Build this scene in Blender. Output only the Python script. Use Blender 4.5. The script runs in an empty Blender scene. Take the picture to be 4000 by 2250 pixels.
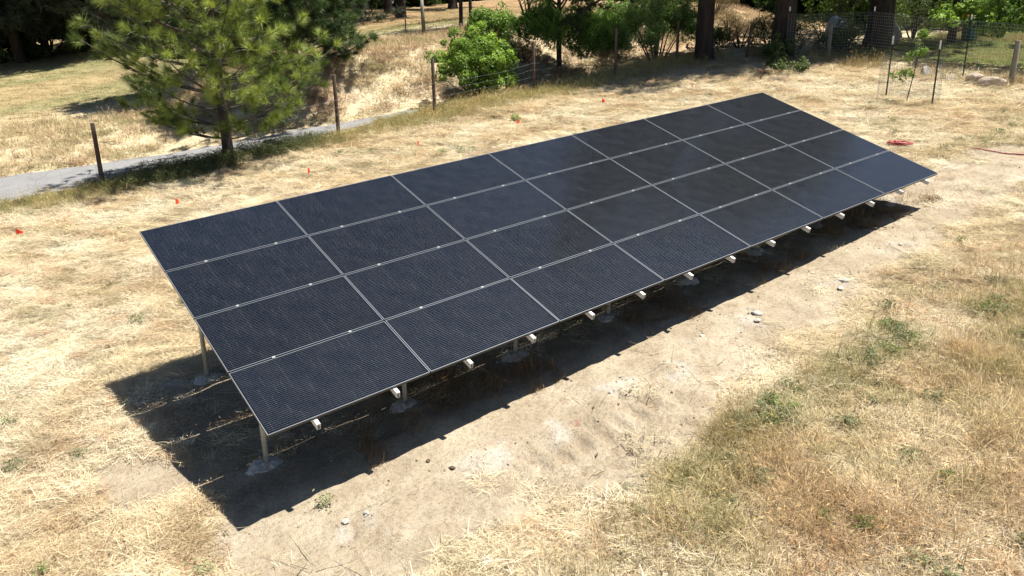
import bpy, math, random
import numpy as np
from math import radians, sin, cos, pi

# ------------------------------------------------------------------ camera, sky, sun, exposure
sc = bpy.context.scene
COL = sc.collection
CAM = np.array([-2.11037707, -6.9756706, 3.64100778])
RC = np.array([[0.8012031652151068, -0.5981386884456176, -0.017424047573704193],
               [-0.19218129431117692, -0.22963188598283724, -0.9541150596531042],
               [0.5666920135013154, 0.7677885817883215, -0.2989328612068325]])
FOC = 1.5097387870063395
cam_d = bpy.data.cameras.new('camera')
cam = bpy.data.objects.new('camera', cam_d)
COL.objects.link(cam)
from mathutils import Matrix, Vector, Euler
mw = Matrix.Identity(4)
for r in range(3):
    mw[r][0] = RC[0][r]; mw[r][1] = -RC[1][r]; mw[r][2] = -RC[2][r]; mw[r][3] = CAM[r]
cam.matrix_world = mw
cam_d.sensor_width = 36
cam_d.lens = 18 * FOC
cam_d.clip_start = 0.1
cam_d.clip_end = 2000
sc.camera = cam

SUN_EL, SUN_AZ = radians(69), radians(-28)          # az from +x towards +y
sdir = Vector((cos(SUN_EL) * cos(SUN_AZ), cos(SUN_EL) * sin(SUN_AZ), sin(SUN_EL)))
world = bpy.data.worlds.new('World')
sc.world = world
world.use_nodes = True
wn = world.node_tree.nodes
sky = wn.new('ShaderNodeTexSky')
sky.sky_type = 'NISHITA'
sky.sun_disc = False
sky.sun_elevation = SUN_EL
sky.sun_rotation = math.atan2(sdir.x, sdir.y)
sky.altitude = 600
sky.air_density = 1.0
sky.dust_density = 0.6
sky.ozone_density = 1.5
world.node_tree.links.new(sky.outputs[0], wn['Background'].inputs[0])
wn['Background'].inputs[1].default_value = 0.05
sun_d = bpy.data.lights.new('sun', 'SUN')
sun_d.energy = 5.0
sun_d.angle = radians(0.53)
sun_d.color = (1.0, 0.95, 0.845)
sun_o = bpy.data.objects.new('sun', sun_d)
sun_o.rotation_euler = sdir.to_track_quat('Z', 'Y').to_euler()
sun_o.location = (0, 0, 40)
COL.objects.link(sun_o)
sc.view_settings.view_transform = 'Standard'
sc.view_settings.look = 'None'
sc.view_settings.exposure = 1.12
sc.view_settings.gamma = 1.0
sc.view_settings.use_curve_mapping = False
sc.cycles.use_denoising = True
sc.cycles.max_bounces = 4
sc.cycles.diffuse_bounces = 1
sc.cycles.glossy_bounces = 2
sc.cycles.transmission_bounces = 2
sc.cycles.sample_clamp_indirect = 6

rng = np.random.default_rng(7)
random.seed(7)
# ------------------------------------------------------------------ terrain
def sstep(t):
    t = np.clip(t, 0.0, 1.0)
    return t * t * (3 - 2 * t)

def _hash(ix, iy, s):
    h = (ix.astype(np.int64) * 374761393 + iy.astype(np.int64) * 668265263 + s * 974711) & 0x7fffffff
    h = ((h ^ (h >> 13)) * 1274126177) & 0x7fffffff
    return ((h ^ (h >> 16)) & 0xffff) / 65535.0

def vnoise(x, y, s=0):
    x = np.asarray(x, float); y = np.asarray(y, float)
    ix = np.floor(x); iy = np.floor(y)
    fx = x - ix; fy = y - iy
    fx = fx * fx * (3 - 2 * fx); fy = fy * fy * (3 - 2 * fy)
    a = _hash(ix, iy, s); b = _hash(ix + 1, iy, s); c = _hash(ix, iy + 1, s); d = _hash(ix + 1, iy + 1, s)
    return (a + (b - a) * fx) * (1 - fy) + (c + (d - c) * fx) * fy

def fbm(x, y, s=0, o=4):
    v = 0; a = 0.5; t = 0
    for k in range(o):
        v = v + a * vnoise(x, y, s + 17 * k); t += a
        x = np.asarray(x) * 2.03 + 3.1; y = np.asarray(y) * 2.03 - 1.7; a *= 0.5
    return v / t

def road_far(x):
    return np.interp(x, [-60, -12, -0.5, 5.8, 12.2, 20, 40], [32.0, 24.6, 21.9, 20.4, 19.9, 19.8, 19.8])

def dirt_low(x):       # front boundary of the bare strip
    return np.interp(x, [-1.5, 0.3, 2.4, 3.7, 4.6, 7, 10.7, 15.6, 20], [-.5, -1.4, -1.85, -1.95, -1.7, -1.25, -0.95, -0.65, -0.4])

def dirt_mask(x, y):
    n = fbm(x * 1.3, y * 1.3, 5, 4) - 0.5
    n2 = fbm(x * 5, y * 5, 9, 3) - 0.5
    lo = dirt_low(x)
    hi = np.interp(x, [-1.5, -0.4, 0.6, 3, 12, 14.5, 17, 19], [-0.6, 0.5, 1.0, 0.9, 1.0, 1.9, 1.4, 0.6])
    m = np.minimum((y - lo), (hi - y)) + n * 1.0 + n2 * 0.45 + .12
    e = np.minimum(x + 0.9, 18.5 - x)
    m = np.minimum(m, e + n)
    # bare ground left of the array
    q = 0.85 - np.hypot((x + 0.85) / 0.62, (y - 1.9) / 0.9) + n * .9 + n2 * .5
    return sstep(np.maximum(m, q) / 0.35 + 0.35)

def shade_soil_mask(x, y):  # area under the array where the ground colour is darkened as shade
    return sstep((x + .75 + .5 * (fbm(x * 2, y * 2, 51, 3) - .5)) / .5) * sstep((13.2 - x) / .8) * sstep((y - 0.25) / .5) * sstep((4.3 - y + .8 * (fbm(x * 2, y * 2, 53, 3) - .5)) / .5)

PILES = [(2.32, -.47, .42), (4.17, -.49, .38), (5.17, -.64, .28), (7.13, -.48, .34), (8.96, -.74, .42), (10.92, -.6, .38),
         (12.95, .72, .5), (.78, -.51, .18), (1.34, -1.88, .16), (1.99, -2.44, .2), (.74, -.97, .1), (.2, .97, .28), (-.48, 3.9, .2),
         (2.1, .96, .26), (3.84, 1.01, .3), (5.65, 1.0, .34), (7.4, 1.0, .3), (9.2, 1.0, .3), (11, 1.0, .3), (.05, 3.75, .3), (.15, 4.3, .25),
         (3.2, -.75, .22), (6.0, -.45, .2), (0.5, -.47, .1)]

def powder_mask(x, y):
    m = np.zeros(np.broadcast(x, y).shape)
    n = fbm(x * 5, y * 5, 31, 4)
    wx = (fbm(x * 2.2, y * 2.2, 33, 3) - .5) * .7; wy = (fbm(x * 2.2, y * 2.2, 37, 3) - .5) * .7
    for (px, py, r) in PILES:
        d = np.hypot(x + wx - px, (y + wy - py) * 1.3) / r
        m = np.maximum(m, sstep((1.25 - d) * 1.2) * sstep((n - .42) * 6))
    return m

def terrain(x, y, fine=True):
    x = np.asarray(x, float); y = np.asarray(y, float)
    xe = np.where(x > 28, 28 + (x - 28) * 0.55, x)
    xe = np.where(x > 60, 28 + 32 * .55 + (x - 60) * .1, xe)
    xe = np.where(x < -20, -20 + (x + 20) * .4, xe)
    ye = np.where(y > 24, 24 + (y - 24) * 0.9, y)
    ye = np.where(y > 75, 24 + 51 * .9 + (y - 75) * .25, ye)
    ye = np.where(y < -8, -8 + (y + 8) * .5, ye)
    z = -1.03 + 0.114 * xe + 0.067 * ye
    yf = road_far(x)
    z = z - 0.45 * sstep((y - 16.7) / 1.5) * (1 - sstep((y - yf) / 3.0)) * sstep((30 - x) / 8)
    bank = 1.45 * sstep((y - yf + .2) / 4.0) * sstep((x - 5.5) / 4.5) * sstep((44 - x) / 10)
    bank = bank * (1 - .75 * sstep((y - 27) / 22))
    z = z + bank
    rd = sstep((y - 17.9) / .5) * sstep((yf - y) / .5) * sstep((16 - x) / 2)
    far = sstep((np.hypot(x, y) - 40) / 60)
    n = (fbm(x * .35, y * .35, 2, 3) - .5) * .16 + far * (fbm(x * .05, y * .05, 3, 3) - .5) * 1.2
    ua = sstep((x + 2.5) / 1.5) * sstep((16 - x) / 2) * sstep((y + 1.5) / 1) * sstep((6 - y) / 1.2)
    z = z + n * (1 - rd * .9) * (1 - ua * .65)
    if fine:
        r = (1 - rd)
        dm = dirt_mask(x, y)
        z = z + r * (fbm(x * 2.2, y * 2.2, 11, 3) - .5) * .07 * (1 - .4 * dm)
        z = z + r * (fbm(x * 9, y * 9, 12, 2) - .5) * .034 * (.7 + .3 * (1 - dm)) + r * dm * .02 * sstep((fbm(x * 3.3, y * 3.3, 47, 3) - .58) * 8)
        # spoil heaps
        for (px, py, rr) in PILES:
            d2 = ((x - px) ** 2 + (y - py) ** 2) / (rr * rr)
            z = z + .045 * np.exp(-d2 * 1.5) * (.5 + fbm(x * 14, y * 14, 40, 2))
        # tyre lug marks in the dust
        tm = sstep((x - 2.2) / .5) * sstep((5.0 - x) / .6) * sstep((y + 1.75) / .25) * sstep((-.5 - y) / .25)
        ph = x * 1.0 + y * .55 + .08 * np.sin(y * 9)
        z = z + tm * .075 * (.4 + .9 * fbm(x * 2.5, y * 2.5, 45, 2)) * np.sign(np.sin(ph * 2 * np.pi / .30)) * np.abs(np.sin(ph * 2 * np.pi / .30)) ** .6
    return z
# ------------------------------------------------------------------ mesh helpers
def new_mesh(name, V, polys, mats, mi=None, smooth=False, attrs=None):
    """polys: list of int arrays (n,k)."""
    me = bpy.data.meshes.new(name)
    V = np.asarray(V, np.float32)
    me.vertices.add(len(V))
    me.vertices.foreach_set('co', V.ravel())
    polys = [np.asarray(p, np.int32) for p in polys if len(p)]
    nl = sum(p.size for p in polys); npoly = sum(len(p) for p in polys)
    me.loops.add(nl); me.polygons.add(npoly)
    me.loops.foreach_set('vertex_index', np.concatenate([p.ravel() for p in polys]))
    st = []; o = 0
    for p in polys:
        st.append(o + np.arange(len(p)) * p.shape[1]); o += p.size
    me.polygons.foreach_set('loop_start', np.concatenate(st).astype(np.int32))
    for m in (mats if isinstance(mats, (list, tuple)) else [mats]):
        me.materials.append(m)
    if mi is not None:
        me.polygons.foreach_set('material_index', np.asarray(mi, np.int32))
    me.polygons.foreach_set('use_smooth', np.full(npoly, bool(smooth)))
    if attrs:
        for k, (dom, a) in attrs.items():
            a = np.asarray(a, np.float32)
            if a.ndim == 2:
                if a.shape[1] == 3: a = np.c_[a, np.ones(len(a), np.float32)]
                at = me.attributes.new(k, 'FLOAT_COLOR', dom); at.data.foreach_set('color', a.ravel())
            else:
                at = me.attributes.new(k, 'FLOAT', dom); at.data.foreach_set('value', a)
    me.update(calc_edges=True)
    return me

class MB:
    """collects boxes, tubes and loose faces into one mesh"""
    def __init__(s): s.V = []; s.Q = []; s.T = []; s.C = []; s.n = 0
    def add(s, V, Q=None, T=None, col=None):
        V = np.asarray(V, float)
        if Q is not None and len(Q): s.Q.append(np.asarray(Q) + s.n)
        if T is not None and len(T): s.T.append(np.asarray(T) + s.n)
        s.V.append(V); s.n += len(V)
        c = np.ones((len(V), 3)) if col is None else np.broadcast_to(col, (len(V), 3))
        s.C.append(c)
    def box(s, c, d, R=None, bev=0.0, col=None):
        c = np.asarray(c, float); h = np.asarray(d, float) / 2
        if bev <= 0:
            V = np.array([[x, y, z] for x in (-1, 1) for y in (-1, 1) for z in (-1, 1)]) * h
            Q = [[0, 1, 3, 2], [4, 6, 7, 5], [0, 4, 5, 1], [2, 3, 7, 6], [0, 2, 6, 4], [1, 5, 7, 3]]
            T = None
        else:
            b = min(bev, h.min() * .9)
            V = []
            for sx in (-1, 1):
                for sy in (-1, 1):
                    for sz in (-1, 1):
                        V += [[sx * h[0], sy * (h[1] - b), sz * (h[2] - b)], [sx * (h[0] - b), sy * h[1], sz * (h[2] - b)], [sx * (h[0] - b), sy * (h[1] - b), sz * h[2]]]
            V = np.array(V)
            def ix(sx, sy, sz, k): return ((sx > 0) * 4 + (sy > 0) * 2 + (sz > 0)) * 3 + k
            Q = []; T = []
            for sg in (-1, 1):
                q = [ix(sg, a, b_, 0) for a, b_ in ((-1, -1), (1, -1), (1, 1), (-1, 1))]; Q.append(q if sg > 0 else q[::-1])
                q = [ix(a, sg, b_, 1) for a, b_ in ((-1, -1), (-1, 1), (1, 1), (1, -1))]; Q.append(q if sg > 0 else q[::-1])
                q = [ix(a, b_, sg, 2) for a, b_ in ((-1, -1), (1, -1), (1, 1), (-1, 1))]; Q.append(q if sg > 0 else q[::-1])
            for a in (-1, 1):
                for b_ in (-1, 1):
                    q = [ix(-1, a, b_, 1), ix(1, a, b_, 1), ix(1, a, b_, 2), ix(-1, a, b_, 2)]; Q.append(q if a * b_ > 0 else q[::-1])
                    q = [ix(a, -1, b_, 0), ix(a, -1, b_, 2), ix(a, 1, b_, 2), ix(a, 1, b_, 0)]; Q.append(q)
                    q = [ix(a, b_, -1, 0), ix(a, b_, 1, 0), ix(a, b_, 1, 1), ix(a, b_, -1, 1)]; Q.append(q)
                    for c_ in (-1, 1): T.append([ix(a, b_, c_, 0), ix(a, b_, c_, 1), ix(a, b_, c_, 2)])
        V = V if R is None else V @ np.asarray(R).T
        s.add(V + c, Q, T, col)
    def tube(s, P, r, n=8, cap=True, col=None, jit=0.0):
        P = np.asarray(P, float); m = len(P)
        r = np.broadcast_to(np.asarray(r, float), (m,))
        T = np.gradient(P, axis=0); T /= np.linalg.norm(T, axis=1, keepdims=True) + 1e-9
        u = np.array([0, 0, 1.]) if abs(T[0][2]) < .9 else np.array([1., 0, 0])
        a = np.arange(n) * 2 * pi / n
        V = []
        for i in range(m):
            u = u - T[i] * (u @ T[i]); u /= np.linalg.norm(u) + 1e-9
            w = np.cross(T[i], u)
            rr = r[i] * (1 + jit * (rng.random(n) - .5)) if jit else r[i]
            V.append(P[i] + (np.cos(a) * rr)[:, None] * u + (np.sin(a) * rr)[:, None] * w)
        V = np.concatenate(V)
        i = np.arange(m - 1)[:, None] * n; j = np.arange(n)[None]; k = (j + 1) % n
        Q = np.stack([i + j, i + k, i + n + k, i + n + j], -1).reshape(-1, 4)
        if cap:
            c0 = len(V); V = np.r_[V, [P[0]], [P[-1]]]
            jj = np.arange(n); kk = (jj + 1) % n
            Tt = np.r_[np.c_[kk, jj, np.full(n, c0)], np.c_[(m - 1) * n + jj, (m - 1) * n + kk, np.full(n, c0 + 1)]]
        else: Tt = None
        s.add(V, Q, Tt, col)
    def mesh(s, name, mats, smooth=False):
        V = np.concatenate(s.V); polys = []
        if s.Q: polys.append(np.concatenate(s.Q))
        if s.T: polys.append(np.concatenate(s.T))
        return new_mesh(name, V, polys, mats, smooth=smooth, attrs={'col': ('POINT', np.concatenate(s.C))})

def ob(name, me, parent=None, loc=None, rot=None, scale=None, **kw):
    o = bpy.data.objects.new(name, me); COL.objects.link(o)
    if parent is not None: o.parent = parent
    if loc is not None: o.location = loc
    if rot is not None: o.rotation_euler = rot
    if scale is not None: o.scale = scale
    for k, v in kw.items(): o[k] = v
    return o

def thing(name, label, cat, loc=(0, 0, 0), rz=0, group=None):
    o = bpy.data.objects.new(name, None); COL.objects.link(o)
    o.empty_display_size = .2
    o.location = loc; o.rotation_euler = (0, 0, rz)
    o['label'] = label; o['category'] = cat
    if group: o['group'] = group
    return o

def copy_tree(src, parent=None):
    c = src.copy(); COL.objects.link(c)
    if parent is not None: c.parent = parent
    for ch in list(src.children): copy_tree(ch, c)
    return c

def tz(x, y): return float(terrain(np.array([x]), np.array([y]), True)[0])

# ------------------------------------------------------------------ materials
def mat(name):
    m = bpy.data.materials.new(name); m.use_nodes = True
    nt = m.node_tree; b = nt.nodes['Principled BSDF']
    return m, nt, b, nt.nodes['Material Output']

def L(nt, a, b): nt.links.new(a, b)

def noise(nt, scale, detail=4, rough=.55, coord='Object', w=None, dist=0):
    tc = nt.nodes.new('ShaderNodeTexCoord')
    n = nt.nodes.new('ShaderNodeTexNoise'); n.inputs['Scale'].default_value = scale
    n.inputs['Detail'].default_value = detail; n.inputs['Roughness'].default_value = rough
    n.inputs['Distortion'].default_value = dist
    if w is None: L(nt, tc.outputs[coord], n.inputs['Vector'])
    else:
        mp = nt.nodes.new('ShaderNodeMapping'); mp.inputs['Scale'].default_value = w
        L(nt, tc.outputs[coord], mp.inputs['Vector']); L(nt, mp.outputs[0], n.inputs['Vector'])
    return n.outputs['Fac']

def ramp(nt, fac, stops):
    r = nt.nodes.new('ShaderNodeValToRGB')
    e = r.color_ramp.elements
    while len(e) < len(stops): e.new(.5)
    for i, (p, c) in enumerate(stops):
        e[i].position = p; e[i].color = (*c, 1) if len(c) == 3 else c
    L(nt, fac, r.inputs[0]); return r.outputs[0]

def mix(nt, a, b, fac, mode='MIX'):
    m = nt.nodes.new('ShaderNodeMix'); m.data_type = 'RGBA'; m.blend_type = mode
    for s, v in ((m.inputs[0], fac), (m.inputs[6], a), (m.inputs[7], b)):
        if hasattr(v, 'is_output'): L(nt, v, s)
        else: s.default_value = v if not isinstance(v, tuple) or len(v) == 4 else (*v, 1)
    return m.outputs[2]

def attr(nt, name, kind='GEOMETRY'):
    a = nt.nodes.new('ShaderNodeAttribute'); a.attribute_name = name; a.attribute_type = kind
    return a

def bump(nt, h, b, strength=.5, dist=.02):
    bp = nt.nodes.new('ShaderNodeBump'); bp.inputs['Strength'].default_value = strength
    bp.inputs['Distance'].default_value = dist
    L(nt, h, bp.inputs['Height']); L(nt, bp.outputs[0], b.inputs['Normal'])

def simple(name, col, rough=.6, metal=0, nscale=None, namp=.3, bmp=0, bdist=.01, w=None, spec=.5):
    m, nt, b, o = mat(name)
    b.inputs['Roughness'].default_value = rough; b.inputs['Metallic'].default_value = metal
    b.inputs['Specular IOR Level'].default_value = spec
    if nscale:
        n = noise(nt, nscale, 5, .6, w=w)
        c = ramp(nt, n, [(.25, tuple(x * (1 - namp) for x in col)), (.75, tuple(min(1, x * (1 + namp)) for x in col))])
        L(nt, c, b.inputs['Base Color'])
        if bmp: bump(nt, n, b, bmp, bdist)
    else: b.inputs['Base Color'].default_value = (*col, 1)
    return m

def leafmat(name, trans=.3, rough=.5, inst=False, spec=.35, tint=(1, 1, 1)):
    m, nt, b, o = mat(name)
    c = attr(nt, 'col').outputs['Color']
    if inst:
        ic = attr(nt, 'icol', 'INSTANCER').outputs['Color']
        c = mix(nt, c, ic, 1.0, 'MULTIPLY')
    b.inputs['Roughness'].default_value = rough
    b.inputs['Specular IOR Level'].default_value = spec
    L(nt, c, b.inputs['Base Color'])
    if trans:
        t = nt.nodes.new('ShaderNodeBsdfTranslucent')
        tc = mix(nt, c, (*tint, 1), 1.0, 'MULTIPLY'); L(nt, tc, t.inputs['Color'])
        ms = nt.nodes.new('ShaderNodeMixShader'); ms.inputs[0].default_value = trans
        L(nt, b.outputs[0], ms.inputs[1]); L(nt, t.outputs[0], ms.inputs[2]); L(nt, ms.outputs[0], o.inputs[0])
    return m

M_blade = leafmat('dry_grass_blade', .3, .65, inst=True, spec=.3, tint=(1.0, .95, .8))
M_needle = leafmat('pine_needles', .22, .45, tint=(1.1, 1.2, .6))
M_leaf = leafmat('broad_leaves', .35, .5, tint=(1.15, 1.3, .5))

def bark(name, a, b_, scale=6):
    m, nt, b, o = mat(name)
    v = nt.nodes.new('ShaderNodeTexVoronoi'); v.inputs['Scale'].default_value = scale
    tc = nt.nodes.new('ShaderNodeTexCoord'); mp = nt.nodes.new('ShaderNodeMapping'); mp.inputs['Scale'].default_value = (1, 1, .25)
    L(nt, tc.outputs['Object'], mp.inputs[0]); L(nt, mp.outputs[0], v.inputs['Vector'])
    n = noise(nt, scale * 3, 6, .7, w=(1, 1, .2))
    h = mix(nt, v.outputs['Distance'], n, .55)
    L(nt, ramp(nt, h, [(.15, tuple(x * .45 for x in a)), (.45, a), (.8, b_)]), b.inputs['Base Color'])
    b.inputs['Roughness'].default_value = .9; bump(nt, h, b, .9, .04)
    return m
M_bark = bark('pine_bark', (.026, .019, .016), (.065, .047, .037), 7)
M_bark_red = bark('red_pine_bark', (.020, .014, .012), (.055, .034, .027), 5)
M_twig = simple('grey_twig', (.055, .045, .038), .85, nscale=20, namp=.4)
M_wood = simple('weathered_post_wood', (.085, .055, .04), .85, nscale=14, namp=.6, bmp=.5, w=(1, 1, .08))
M_woodg = simple('grey_post_wood', (.2, .18, .145), .85, nscale=14, namp=.4, bmp=.5, w=(1, 1, .08))
M_log = simple('bleached_timber', (.36, .29, .21), .9, nscale=9, namp=.35, bmp=.5)
M_rock = simple('grey_rock', (.27, .25, .22), .9, nscale=5, namp=.45, bmp=.8, bdist=.05)
M_rockw = simple('pale_spoil_rock', (.40, .375, .335), .9, nscale=24, namp=.4, bmp=.8, bdist=.02)
M_wire = simple('galvanised_wire', (.26, .26, .25), .4, .6)
M_tpost = simple('green_steel_post', (.018, .022, .02), .5, .3, nscale=30, namp=.4)
M_white = simple('white_post_paint', (.72, .72, .7), .5, nscale=40, namp=.12)
M_galv = simple('galvanised_pipe', (.42, .41, .36), .5, .35, nscale=18, namp=.25)
M_alu = simple('mill_aluminium', (.80, .80, .80), .45, .4, nscale=30, namp=.08)
M_frame = simple('anodised_frame', (.29, .315, .35), .36, .7, nscale=60, namp=.06)
M_clamp = simple('clamp_metal', (.42, .43, .44), .5, .5, nscale=60, namp=.1)
M_frame_side = simple('dark_frame_side', (.035, .033, .032), .5, .2, nscale=60, namp=.12)
M_flag = simple('red_flag_plastic', (.9, .045, .015), .45, nscale=60, namp=.1)
M_cord = simple('red_cord', (.30, .03, .035), .6, nscale=30, namp=.35)
M_teal = simple('teal_plastic', (.03, .13, .12), .45, nscale=12, namp=.2)
M_orange = simple('orange_plastic', (.75, .16, .02), .45, nscale=12, namp=.15)
M_conc = simple('concrete_collar', (.40, .385, .36), .95, nscale=16, namp=.3, bmp=.8, bdist=.03)
M_poly = simple('pale_sheeting', (.40, .44, .5), .6, nscale=3, namp=.25, bmp=.6, bdist=.08)

def laminate():
    m, nt, b, o = mat('cell_laminate')
    tc = nt.nodes.new('ShaderNodeTexCoord'); sp = nt.nodes.new('ShaderNodeSeparateXYZ'); L(nt, tc.outputs['Object'], sp.inputs[0])
    def M(op, a, b_=None, c_=None):
        n = nt.nodes.new('ShaderNodeMath'); n.operation = op
        for i, v in enumerate((a, b_, c_)):
            if v is None: continue
            if hasattr(v, 'is_output'): L(nt, v, n.inputs[i])
            else: n.inputs[i].default_value = v
        return n.outputs[0]
    def near(coord, period, half, off=0.0):      # 1 close to multiples of period
        f = M('FRACT', M('ADD', M('DIVIDE', coord, period), 100.5 + off))
        d = M('MULTIPLY', M('ABSOLUTE', M('SUBTRACT', f, .5)), period)
        return M('LESS_THAN', d, half)
    X, Y = sp.outputs['X'], sp.outputs['Y']
    cy = 1.0 / 6
    # six strings of cells along the long side, 22 half cells in each
    gapy = near(Y, cy, .0034)
    cx = 1.83 / 22
    gapx = near(X, cx, .0020)
    mid = near(X, 1.83, .006, 0.5)
    wire = near(Y, cy / 6, .0010, .5)
    pad = M('MULTIPLY', near(X, cx, .0032), near(Y, cy / 6, .0022, .5))
    inx = M('LESS_THAN', M('ABSOLUTE', M('SUBTRACT', X, .9395)), .915)
    iny = M('LESS_THAN', M('ABSOLUTE', M('SUBTRACT', Y, .524)), .5)
    n = noise(nt, 1.6, 3)
    cell = ramp(nt, n, [(.3, (.0026, .0040, .0078)), (.7, (.0038, .0056, .0108))])
    c = mix(nt, cell, (.0045, .005, .007), M('MINIMUM', 1, M('ADD', gapy, M('ADD', gapx, mid))))
    wm = M('MULTIPLY', wire, M('MULTIPLY', M('MULTIPLY', inx, iny), M('SUBTRACT', 1, gapx)))
    oi = nt.nodes.new('ShaderNodeObjectInfo')
    tn = nt.nodes.new('ShaderNodeMapRange'); L(nt, oi.outputs['Random'], tn.inputs[0]); tn.inputs[3].default_value = .82; tn.inputs[4].default_value = 1.22
    hv = nt.nodes.new('ShaderNodeVectorMath'); hv.operation = 'SCALE'; L(nt, c, hv.inputs[0]); L(nt, tn.outputs[0], hv.inputs['Scale']); c = hv.outputs[0]
    c = mix(nt, c, (.115, .122, .13), wm)
    L(nt, M('MULTIPLY', wm, .8), b.inputs['Metallic'])
    wn_ = nt.nodes.new('ShaderNodeTexWhiteNoise'); wn_.noise_dimensions = '2D'
    fx = M('ROUND', M('DIVIDE', X, cx)); fy = M('FLOOR', M('DIVIDE', Y, cy))
    cb = nt.nodes.new('ShaderNodeCombineXYZ'); L(nt, fx, cb.inputs[0]); L(nt, fy, cb.inputs[1]); L(nt, cb.outputs[0], wn_.inputs[0])
    c = mix(nt, c, (.16, .17, .168), M('MULTIPLY', M('MULTIPLY', pad, M('GREATER_THAN', wn_.outputs[0], .74)), M('MULTIPLY', inx, iny)))
    c = mix(nt, c, (.006, .0065, .008), M('SUBTRACT', 1, M('MULTIPLY', inx, iny)))
    # thin dust film
    d = noise(nt, 3.5, 6, .7)
    c = mix(nt, c, (.30, .27, .23), M('MULTIPLY', M('MAXIMUM', M('SUBTRACT', d, .42), 0), .07))
    L(nt, c, b.inputs['Base Color'])
    rr = nt.nodes.new('ShaderNodeMapRange'); L(nt, d, rr.inputs[0]); rr.inputs[3].default_value = .07; rr.inputs[4].default_value = .17
    L(nt, M('ADD', rr.outputs[0], M('MULTIPLY', wm, .36)), b.inputs['Roughness'])
    b.inputs['IOR'].default_value = 1.5
    return m
M_lam = laminate()

# ------------------------------------------------------------------ ground
def lerp(a, b, t): return np.asarray(a) * (1 - t[..., None]) + np.asarray(b) * t[..., None]

def zone_green(x, y):      # patches that are still greenish
    n = fbm(x * .55 + 3, y * .55, 60, 4)
    band = sstep((x - 1.8) / 1.5) * sstep((-1.5 - y) / .7) * sstep((y + 3.6) / 1.5)
    far = sstep((x - 4) / 3) * sstep((-2.5 - y) / 1.5)
    r = sstep((x - 8) / 4) * sstep((-1.0 - y) / 1.5)
    g = np.maximum(np.maximum(band * sstep((n - .36) * 5), far * sstep((n - .38) * 5) * .8), r * sstep((n - .37) * 5) * .9)
    other = sstep((fbm(x * .9, y * .9, 63, 3) - .72) * 7) * .3
    east = sstep((x - 12.5) / 1.5) * sstep((y + 1) / .8) * sstep((2.2 - y) / .8) * sstep((fbm(x * 1.3, y * 1.3, 66, 3) - .5) * 6) * .6
    return np.maximum(np.maximum(g, other), east)

def zone_gold(x, y):
    a = sstep((x - 1.5 + (y + 3.5) * .8) / 5) * sstep((-1.4 - y) / 2.2)
    n = fbm(x * .5, y * .5, 71, 4)
    return np.clip(a * (.35 + 1.3 * sstep((n - .3) * 2.4)), 0, 1)

def ground_col(x, y):
    n1 = fbm(x * .6, y * .6, 80, 4); n2 = fbm(x * 3.1, y * 3.1, 83, 4); n3 = fbm(x * 12, y * 12, 85, 3)
    c = lerp((.58, .475, .315), (.68, .59, .42), sstep((n1 - .3) * 2.4))
    c = lerp(c, (.30, .205, .115), sstep((n2 - .52) * 3.5) * .55)
    c = lerp(c, (.36, .31, .18), zone_green(x, y) * .6)
    c = lerp(c, (.42, .30, .165), zone_gold(x, y) * .65)
    # mown meadow and lawn beyond the road
    yf = road_far(x)
    mead = sstep((y - yf - 7) / 7) * (1 - sstep((x - 9 - (y - 25) * .2) / 5) * sstep((32 - y) / 6))
    st = .5 + .5 * np.sin((y * .93 + x * .12 + 1.6 * n1) * 1.15)
    mc = lerp((.33, .26, .14), (.215, .215, .10), sstep((fbm(x * .12, y * .35, 90, 4) - .36) * 3.4) * .8)
    mc = lerp(mc, (.39, .31, .175), st * .35)
    c = lerp(c, mc, mead)
    lawn = sstep((x - 28.6 - (y - 8) * -.15) / 1.2) * sstep((13.2 - y + n1 * 2) / 1.5) * sstep((x * 1 + 0) / 1)
    lc = lerp((.13, .16, .05), (.27, .23, .10), sstep((n1 - .42) * 3.5))
    c = lerp(c, lc, lawn)
    # clay showing on the bank and the terraces
    bk = sstep((y - yf - .2) / 1.2) * sstep((yf + 6.5 - y) / 2) * sstep((x - 5) / 3)
    c = lerp(c, (.40, .27, .18), bk * sstep((fbm(x * .8, y * .8, 95, 4) - .46) * 4) * .6)
    tr = sstep((x - 24) / 4) * sstep((y - 15.6) / 1.5)
    c = lerp(c, (.34, .20, .125), tr * .6)
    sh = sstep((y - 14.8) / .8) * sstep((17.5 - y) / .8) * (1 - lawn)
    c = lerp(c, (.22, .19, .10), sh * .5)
    # dust
    dm = dirt_mask(x, y)
    dc = lerp((.335, .277, .205), (.42, .36, .275), sstep((n2 - .35) * 2.5))
    dc = lerp(dc, (.23, .175, .12), sstep((n3 - .6) * 5) * .6)
    um = shade_soil_mask(x, y); c = lerp(c, dc, dm * .95)
    c = lerp(c, lerp((.20, .155, .11), (.29, .235, .175), sstep((n2 - .35) * 2.5)), um * .85)  # brown soil under the array, painted darker to deepen the array's shadow
    c = lerp(c, (.45, .425, .385), powder_mask(x, y) * .6)
    pk = sstep((1 - np.hypot(x - 17.7, y + .2) / .9)) * .3
    c = lerp(c, (.4, .2, .13), pk)
    # two small smears of red marking paint
    for (px, py, r) in ((4.49, -1.95, .10), (2.61, -2.47, .08), (3.35, 0.05 - .75, .09)):
        c = lerp(c, (.45, .10, .09), sstep(1.3 - np.hypot(x - px, (y - py) * 1.2) / r) * .8 * (n3 > .45))
    return np.clip(c, 0, 1)

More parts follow.
